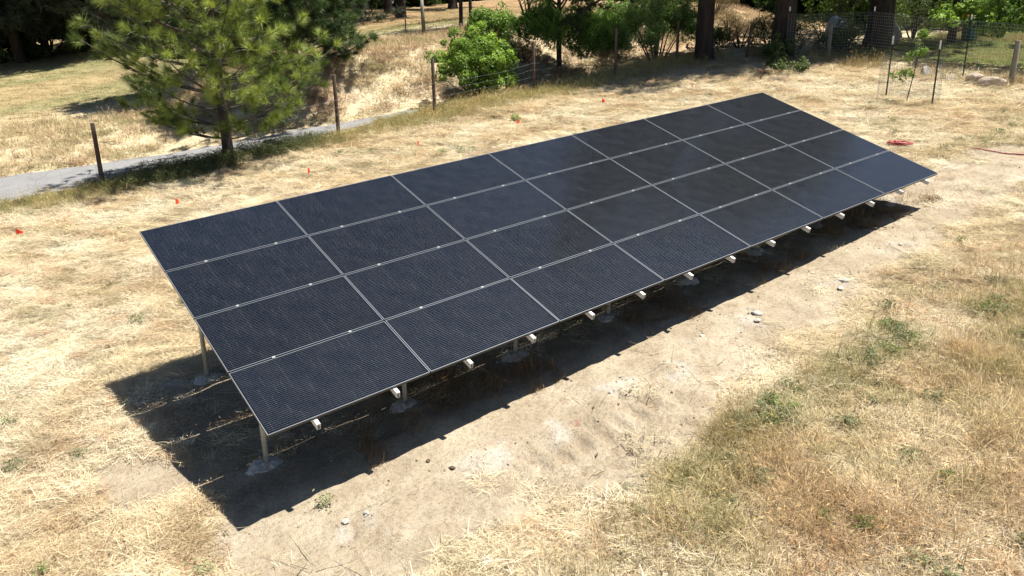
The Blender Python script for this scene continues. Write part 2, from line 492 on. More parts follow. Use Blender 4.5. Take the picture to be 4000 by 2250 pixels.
def axis(segs):
    out = [np.array([segs[0][0]])]
    for a, b, n in segs:
        out.append(np.linspace(a, b, n + 1)[1:])
    return np.concatenate(out)
gx_ = axis([(-350, -60, 14), (-60, -12, 40), (-12, -4, 50), (-4, 14, 240), (14, 30, 150), (30, 60, 120), (60, 120, 50), (120, 500, 20)])
gy_ = axis([(-120, -14, 20), (-14, -6, 40), (-6, 7, 180), (7, 26, 200), (26, 70, 140), (70, 120, 40), (120, 500, 20)])
GX, GY = np.meshgrid(gx_, gy_, indexing='ij')
GZ = terrain(GX, GY)
nx, ny = len(gx_), len(gy_)
idx = np.arange(nx * ny).reshape(nx, ny)
Q = np.stack([idx[:-1, :-1], idx[1:, :-1], idx[1:, 1:], idx[:-1, 1:]], -1).reshape(-1, 4)
def ground_mat():
    m, nt, b, o = mat('dry_ground')
    c = attr(nt, 'col').outputs['Color']
    n1 = noise(nt, 22, 6, .7); n2 = noise(nt, 3.0, 5, .65); n3 = noise(nt, 75, 3, .6)
    f = ramp(nt, n1, [(.3, (.62, .60, .58)), (.5, (1, 1, 1)), (.75, (1.18, 1.17, 1.14))])
    c = mix(nt, c, f, 1.0, 'MULTIPLY')
    f = ramp(nt, n2, [(.3, (.86, .85, .83)), (.7, (1.1, 1.1, 1.1))])
    c = mix(nt, c, f, 1.0, 'MULTIPLY')
    f = ramp(nt, n3, [(.32, (.7, .68, .66)), (.5, (1, 1, 1))])
    c = mix(nt, c, f, .7, 'MULTIPLY')
    L(nt, c, b.inputs['Base Color'])
    b.inputs['Roughness'].default_value = .95; b.inputs['Specular IOR Level'].default_value = .15
    h = mix(nt, n1, n3, .45); bump(nt, h, b, .9, .045)
    return m
M_ground = ground_mat()
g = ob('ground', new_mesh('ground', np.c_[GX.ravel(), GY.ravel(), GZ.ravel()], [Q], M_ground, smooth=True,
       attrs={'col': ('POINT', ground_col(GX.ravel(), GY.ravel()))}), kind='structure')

# the paved lane
def road_mat():
    m, nt, b, o = mat('worn_asphalt')
    n1 = noise(nt, 90, 3, .6); n2 = noise(nt, 1.3, 5, .6)
    c = mix(nt, ramp(nt, n1, [(.3, (.14, .14, .145)), (.5, (.20, .20, .207)), (.7, (.26, .26, .27))]),
            ramp(nt, n2, [(.3, (.82, .82, .84)), (.7, (1.12, 1.1, 1.06))]), 1.0, 'MULTIPLY')
    v = nt.nodes.new('ShaderNodeTexVoronoi'); v.feature = 'DISTANCE_TO_EDGE'; v.inputs['Scale'].default_value = .55
    tc = nt.nodes.new('ShaderNodeTexCoord'); L(nt, tc.outputs['Object'], v.inputs['Vector'])
    c = mix(nt, c, ramp(nt, v.outputs['Distance'], [(.0, (.55, .55, .55)), (.012, (1, 1, 1))]), .6, 'MULTIPLY')
    L(nt, c, b.inputs['Base Color']); b.inputs['Roughness'].default_value = .9; bump(nt, n1, b, .5, .006)
    return m
rx = np.linspace(-60, 16.5, 150)
V = []
for t in np.linspace(0, 1, 7):
    f = road_far(rx); wd = np.interp(rx, [-60, -10, 0, 16], [5.2, 4.6, 4.1, 2.8])
    yy = f - wd * t + .10 * (fbm(rx * 1.7, rx * 0 + t, 101, 3) - .5) * (2 if t in (0., 1.) else 0)
    V.append(np.c_[rx, yy, terrain(rx, yy, False) + .03 + .02 * sin(pi * t)])
V = np.concatenate(V)
ii = np.arange(7 * 150).reshape(7, 150)
Q = np.stack([ii[:-1, :-1], ii[1:, :-1], ii[1:, 1:], ii[:-1, 1:]], -1).reshape(-1, 4)
ob('road', new_mesh('road', V, [Q], road_mat(), smooth=True), kind='structure')
# ------------------------------------------------------------------ the solar array
PW, PH, GU, GV = 1.886, 1.044, .013, .023          # panel size and gaps
LX, WV = PW + GU, PH + GV
TILT, ROLL = radians(18.9575), radians(5.0606)
RX = np.array([[cos(ROLL), 0, -sin(ROLL)], [0, 1, 0], [sin(ROLL), 0, cos(ROLL)]]) @ \
     np.array([[1, 0, 0], [0, cos(TILT), -sin(TILT)], [0, sin(TILT), cos(TILT)]])
arr_m = Matrix([[*RX[0]], [*RX[1]], [*RX[2]]])
arr_e = arr_m.to_euler()
def A(u, v, h=0.0): return RX @ np.array([u, v, h])
array = thing('solar_array', 'long ground mounted solar array of black panels on steel posts', 'solar array', (0, 0, 0))

# panel: laminate + frame (origin at the lower left corner of its frame)
fr_h, lip = .035, .0085
mb = MB(); mb.box((PW / 2, PH / 2, -.006), (PW - .006, PH - .006, .006))
lam_me = mb.mesh('solar_panel', M_lam)
mb = MB()
for (c, d) in (((PW / 2, lip / 2, -.0015), (PW, lip, .003)), ((PW / 2, PH - lip / 2, -.0015), (PW, lip, .003)),
               ((lip / 2, PH / 2, -.0018), (lip, PH - 2 * lip, .003)), ((PW - lip / 2, PH / 2, -.0018), (lip, PH - 2 * lip, .003))):
    mb.box(c, d, bev=.0008)
nf_ = sum(len(q) for q in mb.Q) + sum(len(q) for q in mb.T)
w_ = lip - .002
for (c, d) in (((PW / 2, w_ / 2 + .001, -.019), (PW - .002, w_, .0318)), ((PW / 2, PH - w_ / 2 - .001, -.019), (PW - .002, w_, .0318)),
               ((w_ / 2 + .001, PH / 2, -.019), (w_, PH - 2 * lip, .031)), ((PW - w_ / 2 - .001, PH / 2, -.019), (w_, PH - 2 * lip, .031))):
    mb.box(c, d)
frame_me = mb.mesh('panel_frame', [M_frame, M_frame_side])
pc_ = np.zeros(len(frame_me.polygons) * 3, np.float32); frame_me.polygons.foreach_get('center', pc_)
frame_me.polygons.foreach_set('material_index', (pc_.reshape(-1, 3)[:, 2] < -.0031).astype(np.int32))
for i in range(7):
    for j in range(4):
        dz = random.uniform(-.0015, .0015)
        p = ob('solar_panel', lam_me, array, A(i * LX + GU / 2, j * WV + GV / 2, dz), 
               (arr_m @ Euler((random.uniform(-.0012, .0012), random.uniform(-.0012, .0012), 0)).to_matrix()).to_euler())
        f = ob('panel_frame', frame_me, p)

# rails under the panels, two to a column, ends sticking out at the low side
TV = 4 * WV
rail_px = [.27 * LX, .76 * LX]
RL = TV + .07
mb = MB()
for (c, d) in (((0, 0, 0), (.003, RL, .072)), ((.036, 0, 0), (.003, RL, .072)), ((.018, 0, .0345), (.033, RL, .003)), ((.018, 0, -.0345), (.033, RL, .003)), ((.018, 0, .008), (.033, RL - .01, .003))):
    mb.box(c, d)
mb.box((.018, -RL / 2 + .03, .0385), (.014, .06, .006), bev=.002)
rail_me = mb.mesh('rail', M_alu)
rails_u = [i * LX + f for i in range(7) for f in rail_px]
for u in rails_u:
    ob('rail', rail_me, array, A(u - .02, TV / 2 - .035, -fr_h - .0385), arr_e)
# clamps on the row seams above each rail
mb = MB(); mb.box((0, 0, .0045), (.034, .026, .005), bev=.0015); mb.tube([(0, 0, .006), (0, 0, .013)], .0065, 6)
mb.box((0, 0, -.02), (.03, .012, .046))
clamp_me = mb.mesh('clamp', M_clamp)
for u in rails_u:
    for j in (1, 2, 3): ob('clamp', clamp_me, array, A(u, j * WV, 0.001), arr_e)
    ob('clamp', clamp_me, array, A(u, TV - .001, -.002), arr_e)
# horizontal pipes, posts and braces
Y0, Y1 = 1.02, 3.56
def beam(yw):
    v = yw / cos(TILT); mb = MB()
    P = [A(u, v, -fr_h - .078 - .036) for u in np.linspace(.12, 7 * LX - .12, 12)]
    mb.tube(P, .036, 12); return mb
for yw in (Y0, Y1): ob('beam', beam(yw).mesh('beam', M_galv, True), array)
post_u = [.30, 2.13, 3.9, 5.68, 7.45, 9.2, 11.0, 12.85]
cmb = MB(); cmb.tube([(0, 0, -.05), (0, 0, .045)], .055, 14)
cap_me = cmb.mesh('post_cap', M_alu, False)
for k, u in enumerate(post_u):
    for yw in (Y0, Y1):
        uu = u + (.17 if yw == Y1 and k == 0 else 0)
        tp = A(uu, yw / cos(TILT), -fr_h - .115)
        zg = tz(tp[0], tp[1])
        mb = MB(); hh = tp[2] - zg + .15
        mb.tube([(0, 0, -hh), (0, 0, -hh * .5), (0, 0, 0)], .031, 14)
        p = ob('post', mb.mesh('post', M_galv, True), array, tp)
        ob('post_cap', cap_me, p, (0, 0, -.03))
        # poured collar with crumbs round the foot
        n = 22; a = np.arange(n) * 2 * pi / n
        V = [(0, 0, .035)]; 
        for ring, (rr, h) in enumerate(((.07, .04), (.13, .028), (.19, .0), (.22, -.05))):
            rad = rr * (1 + .22 * (fbm(np.cos(a) * 1.7 + k * 3.1, np.sin(a) * 1.7 + yw, 7 + ring, 3) - .5) * (ring + .6))
            for t in range(n):
                V.append((rad[t] * cos(a[t]), rad[t] * sin(a[t]) * .85, h + random.uniform(-.01, .012)))
        V = np.array(V); T = [[0, 1 + t, 1 + (t + 1) % n] for t in range(n)]
        Qc = [[1 + r_ * n + t, 1 + (r_ + 1) * n + t, 1 + (r_ + 1) * n + (t + 1) % n, 1 + r_ * n + (t + 1) % n] for r_ in range(3) for t in range(n)]
        me = new_mesh('footing', V, [np.array(Qc), np.array(T)], M_conc, smooth=False)
        ob('footing', me, array, (tp[0], tp[1], zg))
for u in post_u[1::2]:
    a_ = A(u, Y0 / cos(TILT), -fr_h - .15); b_ = A(u, Y1 / cos(TILT), -fr_h - .13)
    b2 = b_.copy(); b2[2] -= 1.2; a2 = a_.copy(); a2[2] -= .1
    mb = MB(); mb.tube([a2 + [0, .05, 0], b2 - [0, .05, 0]], .02, 8); ob('brace', mb.mesh('brace', M_galv, True), array)

# ------------------------------------------------------------------ plants: generators
def needles(C, Ax, K, length, width, col, spread=(12, 100), seed=0, jitter=.12, up=0.0):
    """C tuft centres, Ax tuft axes -> one triangle per needle"""
    r = np.random.default_rng(seed); n = len(C)
    C = np.repeat(C, K, 0); Ax = np.repeat(Ax, K, 0)
    rnd = r.normal(size=(n * K, 3)); rnd -= Ax * (rnd * Ax).sum(1, keepdims=True); rnd /= np.linalg.norm(rnd, axis=1, keepdims=True) + 1e-9
    th = np.radians(r.uniform(spread[0], spread[1], n * K))[:, None]
    d = Ax * np.cos(th) + rnd * np.sin(th); d[:, 2] += up; d /= np.linalg.norm(d, axis=1, keepdims=True)
    st = C - Ax * (r.random(n * K)[:, None] * jitter)
    ln = length * r.uniform(.7, 1.15, n * K)[:, None]
    sd = np.cross(d, r.normal(size=(n * K, 3))); sd /= np.linalg.norm(sd, axis=1, keepdims=True) + 1e-9
    w = width * .5
    V = np.stack([st + sd * w, st - sd * w, st + d * ln], 1).reshape(-1, 3)
    T = np.arange(n * K * 3).reshape(-1, 3)
    cc = np.repeat(np.repeat(col, K, 0) * r.uniform(.75, 1.25, (n * K, 1)), 3, 0)
    return V, T, cc

def leaves(C, N, size, col, seed=0, up=.35, asp=.55):
    r = np.random.default_rng(seed); n = len(C)
    nr = N * .7 + r.normal(size=(n, 3)) * .55; nr[:, 2] += up; nr /= np.linalg.norm(nr, axis=1, keepdims=True)
    a = np.cross(nr, r.normal(size=(n, 3))); a /= np.linalg.norm(a, axis=1, keepdims=True)
    b = np.cross(nr, a)
    s = (size * r.uniform(.6, 1.3, n))[:, None]
    V = np.stack([C - a * s, C - b * s * asp + nr * s * .12, C + a * s, C + b * s * asp + nr * s * .12], 1).reshape(-1, 3)
    Q = np.arange(n * 4).reshape(-1, 4)
    return V, Q, np.repeat(col * r.uniform(.7, 1.3, (n, 1)), 4, 0)

def tri_obj(name, V, T, col, m, parent, quads=False):
    me = new_mesh(name, V, [T], m, attrs={'col': ('POINT', np.clip(col, 0, 1))})
    return ob(name, me, parent)

def trunk_mb(h, r0, lean=(0, 0), sides=12, wob=.02, seed=0, r1=.15, flare=1.25):
    r = np.random.default_rng(seed); mb = MB()
    t = np.r_[-.04, 0, .015, .04, np.linspace(.1, 1, max(6, int(h)))]
    P = np.c_[lean[0] * t * h + wob * h * .1 * np.sin(t * 5 + seed), lean[1] * t * h + wob * h * .1 * np.cos(t * 4 + seed), t * h]
    rad = r0 * (1 - t * (1 - r1)); rad[:3] *= [flare * 1.05, flare, 1 + (flare - 1) * .4]
    mb.tube(P, rad, sides, jit=.12)
    return mb, lambda z: np.array([np.interp(z, P[:, 2], P[:, 0]), np.interp(z, P[:, 2], P[:, 1]), z])

def pine(name, label, loc, h, r0, R, cs, colA, colB, K=70, nl=.2, nw=.008, whorl=.42, per=5, lean=(0, 0), seed=0, mb_=M_bark, top=.12, sub=4, group=None, sub0=.38, fill=.45, spread=(12, 100),
         sag=.0, rise=.35, az0=None, cat='pine tree', dens=1.0, prof=None, minz=None):
    r = np.random.default_rng(seed)
    t = thing(name, label, cat, loc, 0, group)
    tm, axf = trunk_mb(h, r0, lean, seed=seed)
    ob('trunk', tm.mesh('trunk', mb_, True), t)
    br = MB(); C = []; Ax = []
    z = cs
    while z < h * .985:
        q = (z - cs) / (h - cs)
        base = axf(z)
        for k in range(per):
            az = r.uniform(0, 2 * pi) if az0 is None else az0 + r.uniform(-1.3, 1.3)
            pr = (prof(q) if prof else (1 - q) ** .75 * (.55 + .45 * min(1, q * 4 + .3)) + top)
            Lb = R * pr * r.uniform(.55, 1.12)
            if r.random() > (dens(q) if callable(dens) else dens): continue
            d = np.array([cos(az), sin(az), 0])
            s = np.linspace(0, 1, 6)
            zz = Lb * ((rise - .4 * (1 - q) - sag) * s + (.18 + .25 * (1 - q) + sag * .3) * s * s) + r.uniform(-.1, .1) * Lb * s
            side = np.array([-d[1], d[0], 0]) * r.uniform(-.18, .18) * Lb
            P = base + d * (Lb * s)[:, None] + side * (s * s)[:, None]; P[:, 2] += zz
            rr = max(.008, r0 * .28 * (Lb / R) ** 1.1)
            br.tube(P, rr * (1 - .8 * s), 4, cap=False)
            dd = P[-1] - P[-2]; dd /= np.linalg.norm(dd); C.append(P[-1]); Ax.append(dd)
            for f in np.linspace(sub0, .93, sub):
                for sg in (-1, 1):
                    if r.random() < .12: continue
                    p0 = np.array([np.interp(f, s, P[:, i]) for i in range(3)])
                    L2 = (Lb * .38 * (1.15 - f) + .12) * r.uniform(.6, 1.25)
                    a2 = az + sg * r.uniform(.6, 1.15)
                    dv = np.array([cos(a2), sin(a2), r.uniform(-.1, .45)])
                    p1 = p0 + dv * L2 * .6; p2 = p1 + (dv + [0, 0, .35]) * L2 * .45
                    br.tube([p0, p1, p2], [rr * .4 + .002, rr * .28 + .002, .003], 3, cap=False)
                    dd = p2 - p1; dd /= np.linalg.norm(dd); C.append(p2); Ax.append(dd)
                    if L2 > fill:
                        C.append(p1); Ax.append(dd)
                        C.append(p1 + np.array([-dv[1], dv[0], .2]) * L2 * .3 * sg); Ax.append(dd)
            if Lb > 1.2:
                C.append(P[4]); Ax.append(dd)
        z += whorl * r.uniform(.75, 1.25)
    tip = axf(h); C.append(tip); Ax.append(np.array([0, 0, 1.]))
    C = np.array(C); Ax = np.array(Ax)
    if minz is not None:
        k = C[:, 2] > minz; C = C[k]; Ax = Ax[k]
    ob('branches', br.mesh('branches', M_twig, False), t)
    m = r.random((len(C), 1)) ** 1.3
    col = np.asarray(colA) * (1 - m) + np.asarray(colB) * m
    V, T, cc = needles(C, Ax, K, nl, nw, col, seed=seed + 1, jitter=nl * .7, spread=spread)
    tri_obj('foliage', V, T, cc, M_needle, t)
    return t

def lumps(center, radii, n, r):
    d = r.normal(size=(n, 3)); d /= np.linalg.norm(d, axis=1, keepdims=True)
    d[:, 2] = np.where(d[:, 2] < -.3, -d[:, 2] * .5, d[:, 2])
    return np.asarray(center) + d * np.asarray(radii) * r.uniform(.55, .95, (n, 1)), d

def bushy(name, label, loc, radii, n, size, colA, colB, nlump=40, lump=.35, seed=0, cat='shrub', stem=True, zc=.5, parts=('stems', 'foliage'), group=None, up=.35,
          trunk=None, blobs=None, needle=False, asp=.55, inner=.25):
    """broadleaf crown: leaves in uneven lumps over one or more ellipsoids"""
    r = np.random.default_rng(seed)
    t = thing(name, label, cat, loc, 0, group)
    radii = np.asarray(radii, float)
    blobs = blobs or [((0, 0, radii[2] * zc * 2 * .5), radii, 1.0)]
    Lc = []; Ld = []; 
    tot = sum(b[2] for b in blobs)
    for (c, rd, w) in blobs:
        a, d = lumps(c, rd, max(3, int(nlump * w / tot)), r); Lc.append(a); Ld.append(d)
    Lc = np.concatenate(Lc); Ld = np.concatenate(Ld)
    lr = lump * r.uniform(.6, 1.3, len(Lc))
    k = r.integers(0, len(Lc), n)
    d = r.normal(size=(n, 3)); d /= np.linalg.norm(d, axis=1, keepdims=True)
    d = d + Ld[k] * .45; d /= np.linalg.norm(d, axis=1, keepdims=True)
    C = Lc[k] + d * (lr[k] * r.uniform(.55, 1.08, n) ** .6)[:, None]
    # a share of leaves deep inside
    ni = int(n * inner); pick = r.integers(0, n, ni); cen = np.array(blobs[0][0])
    C[pick] = C[pick] * .62 + cen * .38 + r.normal(size=(ni, 3)) * .04
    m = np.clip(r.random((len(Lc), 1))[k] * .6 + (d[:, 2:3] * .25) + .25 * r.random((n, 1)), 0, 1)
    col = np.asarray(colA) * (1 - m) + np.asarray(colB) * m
    if needle:
        V, T, cc = needles(C, d, needle[0], needle[1], needle[2], col, seed=seed, spread=(0, 75), jitter=.02)
    else:
        V, T, cc = leaves(C, d, size, col, seed, up, asp)
    ok = True
    sm = MB()
    if trunk:
        th, tr, ln = trunk
        tm, axf = trunk_mb(th, tr, ln, seed=seed, r1=.45); ob('trunk', tm.mesh('trunk', M_bark, True), t)
        for i in range(min(14, len(Lc))):
            p0 = axf(th * r.uniform(.55, 1)); p2 = Lc[i]; p1 = (p0 + p2) / 2 + [0, 0, .15 * np.linalg.norm(p2 - p0) * .5]
            sm.tube([p0, p1, p2], [tr * .4, tr * .25, tr * .08], 5, cap=False)
        ob('branches', sm.mesh('branches', M_twig), t)
    elif stem:
        for i in range(min(12, len(Lc))):
            p2 = Lc[i]; p0 = np.array([p2[0] * .12, p2[1] * .12, -.05]); p1 = (p0 * .5 + p2 * .5) + [0, 0, .1]
            sm.tube([p0, p1, p2], [.035 * radii[2] ** .5, .022, .006], 5, cap=False)
        ob('stems', sm.mesh('stems', M_twig), t)
    tri_obj('foliage', V, T, cc, M_leaf if not needle else M_needle, t)
    return t
# ------------------------------------------------------------------ trees and shrubs
def at(x, y, dz=0): return (x, y, tz(x, y) + dz)
def polar(az, d):
    x = CAM[0] + d * cos(radians(az)); y = CAM[1] + d * sin(radians(az)); return x, y

pine('pine_tree', 'young bright green pine with long upswept branches beside the paved lane', at(4.79, 16.23, -.02), 8.6, .165, 3.75, .6,
     (.06, .10, .022), (.38, .45, .10), K=120, nl=.29, nw=.0095, whorl=.40, per=5, spread=(8, 78), seed=27, sub=4, rise=.36, sub0=.44, fill=.62, dens=lambda q: .66 + .6 * q,
     prof=lambda q: .12 + .95 * min(1, .62 + q * 2.2) * (1 - q) ** .62)
pine('pine_tree', 'dark pine standing on the bank behind the bright young pine', at(9.5, 22.4, -.02), 9.5, .24, 3.5, .9,
     (.04, .07, .022), (.10, .16, .045), K=105, nl=.30, nw=.018, whorl=.38, per=7, seed=22, sub=4, rise=.22,
     prof=lambda q: .12 + .95 * (1 - q) ** .6)
pine('pine_tree', 'second dark pine on the bank top, left of the pale lawn', at(8.2, 29.5, -.02), 11, .26, 4.2, .8,
     (.035, .055, .025), (.08, .12, .05), K=60, nl=.32, nw=.022, whorl=.5, per=6, seed=23, rise=.2,
     prof=lambda q: .12 + .95 * (1 - q) ** .6)
pine('pine_tree', 'tall pine whose thick dark trunk stands at the fence beyond the array', at(24.76, 15.44, -.05), 26, .38, 5.6, 5.0,
     (.03, .05, .018), (.075, .11, .035), K=48, nl=.36, nw=.042, whorl=.7, per=6, seed=24, rise=.02, az0=radians(222), mb_=M_bark_red,
     prof=lambda q: .12 + .9 * (1 - q) ** 1.15, sub=4)
# the low limb that hangs in front of the willow
t = thing('fallen_limb', 'drooping dark pine bough hanging over the fence left of the tall trunk', 'branch', at(24.76, 15.44, 0))
mb = MB(); C = []; Ax = []
rr_ = np.random.default_rng(5)
def limb(P, rad, mb, C, Ax, n=10):
    P = np.array(P, float); s = np.linspace(0, 1, 14); k = np.linspace(0, 1, len(P))
    Q_ = np.c_[np.interp(s, k, P[:, 0]), np.interp(s, k, P[:, 1]), np.interp(s, k, P[:, 2])]
    mb.tube(Q_, rad * (1 - .8 * s), 6, cap=False)
    for i in range(4, 14):
        for q in range(3):
            d = rr_.normal(size=3) * [1, 1, .45]; d /= np.linalg.norm(d); ln = rr_.uniform(.3, .9)
            p1 = Q_[i] + d * ln; mb.tube([Q_[i], Q_[i] + d * ln * .5 + [0, 0, .05], p1], [.016, .01, .004], 3, cap=False)
            C.append(p1); Ax.append(d); C.append(p1 - d * .25); Ax.append(d)
limb([(-.2, .2, 5.4), (-1.6, 1.0, 4.6), (-3.2, 1.9, 3.0), (-4.6, 2.7, 2.1), (-5.0, 3.0, 1.7)], .09, mb, C, Ax)
limb([(-1.6, 1.0, 4.6), (-2.6, .6, 4.3), (-4.4, .5, 3.9), (-5.6, .8, 3.7)], .06, mb, C, Ax)
limb([(-.2, .2, 6.2), (-2.2, 1.8, 5.5), (-4.2, 2.9, 4.7), (-6.4, 4.4, 3.9)], .08, mb, C, Ax)
limb([(.3, -.2, 6.4), (1.6, -1.2, 5.6), (3.2, -2.0, 5.2)], .07, mb, C, Ax)
ob('branches', mb.mesh('branches', M_bark), t)
C = np.array(C); Ax = np.array(Ax)
V, T, cc = needles(C, Ax, 60, .25, .014, np.tile([[.035, .05, .02]], (len(C), 1)), seed=9)
tri_obj('foliage', V, T, cc, M_needle, t)
t.name = 'pine_bough'

# woods to the left
woods = [(4.09, 58.6, 15, .40, 'pale trunked pine at the left edge of the meadow', (-.10, 0)),
         (5.3, 60.2, 13, .14, 'thin dark pine second from the left in the meadow wood', (-.05, .0)),
         (6.1, 60.6, 14, .2, 'forked dark pine in the left wood beside a gap of light', (-.08, 0)),
         (8.93, 53.4, 19, .58, 'big leaning dark pine at the right end of the left wood', (-.13, .02)),
         (-3.5, 57.0, 16, .4, 'grey green pine at the far left corner of the meadow', (-.05, 0)),
         (0.8, 63, 17, .42, 'tall blue grey pine behind the left meadow edge', (0, 0)),
         (12.5, 57.5, 16, .4, 'dark pine just right of the leaning pine on the meadow edge', (.02, 0)),
         (16.4, 60.5, 18, .42, 'broad dark pine behind the crown of the young pine', (0, 0)),
         (20.5, 58.0, 15, .36, 'dark pine left of the pale lawn', (0, 0)),
         (22.6, 49.5, 9, .16, 'slim dark pine at the left side of the pale lawn', (0, 0))]
for i, (x, y, h, r0, lab, ln) in enumerate(woods):
    far_up = .5 if i in (0, 3) else .3
    pine('pine_tree', lab, at(x, y, -.05), h, r0, 5.6, 1.2 + (i % 3) * .5 + (1.6 if i in (0, 3) else 0),
         (.028, .04, .028), (.10, .13, .095) if i % 2 else (.075, .10, .06), K=30, nl=.5, nw=.05, whorl=.75, per=7, seed=40 + i, lean=ln, rise=.05,
         prof=lambda q: .2 + .85 * (1 - q) ** .5, sub=4, group=None)
for i, (az, d, w, h) in enumerate([(90, 72, 5, 5), (86.5, 76, 5, 4.6), (83, 73, 5.5, 5.2), (79.5, 77, 5, 4.4), (76, 74, 5.5, 5), (72.5, 74, 6, 5), (69, 78, 6, 5.5), (65.5, 82, 6, 5.2), (93.5, 74, 6, 5.5)]):
    x, y = polar(az, d)
    bushy('understory_shrub', ['dark shrub at the extreme left of the wood behind the meadow', 'dark shrub behind the pale trunk in the left wood', 'dark shrub behind the thin left trunks',
          'dark shrub left of the leaning pine', 'dark shrub behind the leaning pine base', 'dark shrub right of the leaning pine', 'dark shrub behind the young pine crown, left one',
          'dark shrub behind the young pine crown, right one', 'dark shrub beyond the left corner of the meadow'][i], at(x, y, -.2), (w, w * .7, h), 4500, .26, (.018, .028, .014), (.05, .08, .03),
          nlump=26, lump=1.3, seed=60 + i, group='shrubs under the left wood')
for i, (x, y, w) in enumerate([(5.0, 60.5, 1.3), (8.3, 57.5, 1.5), (2.9, 60.0, 1.4), (11.2, 55.5, 1.1)]):
    bushy('meadow_bush', ['light green bush between the thin trunks of the left wood', 'green bush left of the leaning pine trunk', 'green bush beside the pale trunk at the meadow edge', 'small green bush right of the leaning pine trunk'][i],
          at(x, y, -.1), (w, w, w * .55), 1500, .14, (.05, .085, .025), (.15, .22, .06), nlump=14, lump=.45, seed=75 + i)

# pale lawn with trunks behind the bank
lawn_t = [(30.68, 51.98, 17, .42, 'red barked pine trunk in the middle of the pale lawn', M_bark_red, 4.2),
          (34.3, 60.8, 18, .36, 'dark pine trunk left of the red trunk, deeper in the lawn', M_bark, 4.0),
          (46.3, 68.5, 20, .5, 'thick pine trunk at the far end of the pale lawn', M_bark_red, 5.0)]
for i, (x, y, h, r0, lab, bm, cs) in enumerate(lawn_t):
    pine('pine_tree', lab, at(x, y, -.05), h, r0, 5.5, cs, (.03, .05, .02), (.08, .12, .04), K=24, nl=.45, nw=.04, whorl=.9, per=6, seed=80 + i, rise=.1, mb_=bm,
         prof=lambda q: .2 + .85 * (1 - q) ** .5)
for i, (x, y, h, r0, R_, cs, lab) in enumerate([(20.5, 27.6, 9.5, .11, 2.7, 3.0, 'slim dark oak trunk just behind the bank top'), (26.4, 35.5, 10, .11, 3.0, 3.2, 'thin forked trunk on the lawn, right of the slim oak')]):
    bushy('oak_tree', lab, at(x, y, -.05), (R_, R_, 2.6), 5200, .085, (.03, .055, .015), (.09, .15, .04), nlump=34, lump=.7, seed=90 + i, cat='oak tree',
          trunk=(h * .62, r0, (.03, .01)), blobs=[((0, 0, cs + 2.6), (R_, R_, 2.0), 1.0)])
mb = MB(); mb.tube([(0, 0, -.2), (-.03, 0, .8), (-.05, 0, 1.62)], [.095, .088, .08], 10, jit=.08)
ob('snag_post', mb.mesh('snag_post', M_woodg, True), None, at(17.79, 26.68), label='grey leaning wooden pole at the near edge of the pale lawn', category='post')
mb = MB(); mb.box((0, 0, .35), (.045, .045, .9), bev=.004)
ob('stake', mb.mesh('stake', M_wood), None, at(17.34, 27.63), label='short thin wooden stake left of the grey pole on the lawn', category='stake')
mb = MB(); mb.tube([(0, 0, -.2), (0, 0, 1.9)], .06, 8)
ob('pole', mb.mesh('pole', M_woodg, True), None, at(22.3, 46.2), label='pale slender pole far back on the lawn, left of the red trunk', category='pole')

# shrubs along the foot and face of the bank
bushy('round_bush', 'big rounded glossy bright green bush behind the lane fence', at(15.3, 18.7, -.1), (1.75, 1.6, 1.45), 36000, .045, (.05, .11, .018), (.33, .47, .075),
      nlump=210, lump=.22, seed=101, cat='bush', zc=.5, blobs=[((0, 0, 1.5), (1.9, 1.7, 1.55), 1.0), ((.5, -.4, .8), (1.4, 1.3, .7), .35)])
bushy('bush', 'green bush on the bank just above and behind the round bush', at(19.1, 22.8, -.1), (1.3, 1.2, 1.1), 10000, .05, (.05, .11, .02), (.24, .36, .06), nlump=70, lump=.3, seed=102, cat='bush')
bushy('juniper_bush', 'olive green juniper like bush at the top of the bank, top centre', at(22.6, 24.6, -.1), (2.1, 1.8, 1.7), 13000, .05, (.05, .085, .022), (.22, .29, .07),
      nlump=80, lump=.4, seed=103, cat='bush', needle=(3, .13, .04), blobs=[((0, 0, 2.0), (2.3, 1.9, 1.3), 1.0)])
bushy('cedar_tree', 'bushy dark green cedar with open lower trunk behind the lane fence', at(20.5, 19.9, -.1), (2.3, 2.2, 2.2), 24000, .05, (.03, .07, .016), (.16, .28, .05),
      nlump=110, lump=.42, seed=104, cat='cedar tree', needle=(3, .14, .036), trunk=(5.2, .13, (0, 0)),
      blobs=[((0, 0, 3.6), (1.9, 1.8, 1.7), 1.0), ((1.5, -1.0, 1.6), (1.15, 1.0, 1.1), .6), ((-1.0, .2, 2.0), (1.2, 1.2, 1.0), .4), ((.3, .0, 1.9), (1.9, 1.4, .7), .4)])
bushy('shrub', 'small mid green shrub between the cedar and the willow', at(25.0, 21.0, -.1), (1.3, 1.2, 1.5), 9000, .06, (.05, .10, .022), (.19, .31, .06), nlump=40, lump=.32, seed=105)
bushy('willow_shrub', 'tall loose grey green willow shrub left of the thick trunk', at(25.0, 18.4, -.1), (2.6, 1.7, 2.0), 26000, .068, (.06, .115, .035), (.27, .38, .13),
      nlump=130, lump=.34, seed=106, asp=.3, blobs=[((0, 0, 1.9), (2.3, 1.6, 1.7), 1.0), ((-1.7, -.4, 1.0), (1.1, 1., 1.0), .4), ((1.6, .4, 1.6), (1.2, 1.1, 1.3), .4)])
bushy('shrub', 'low green shrub right of the thick trunk base', at(27.2, 17.4, -.1), (1.1, 1.0, 1.3), 4200, .05, (.045, .085, .025), (.17, .25, .07), nlump=30, lump=.3, seed=107, asp=.45)
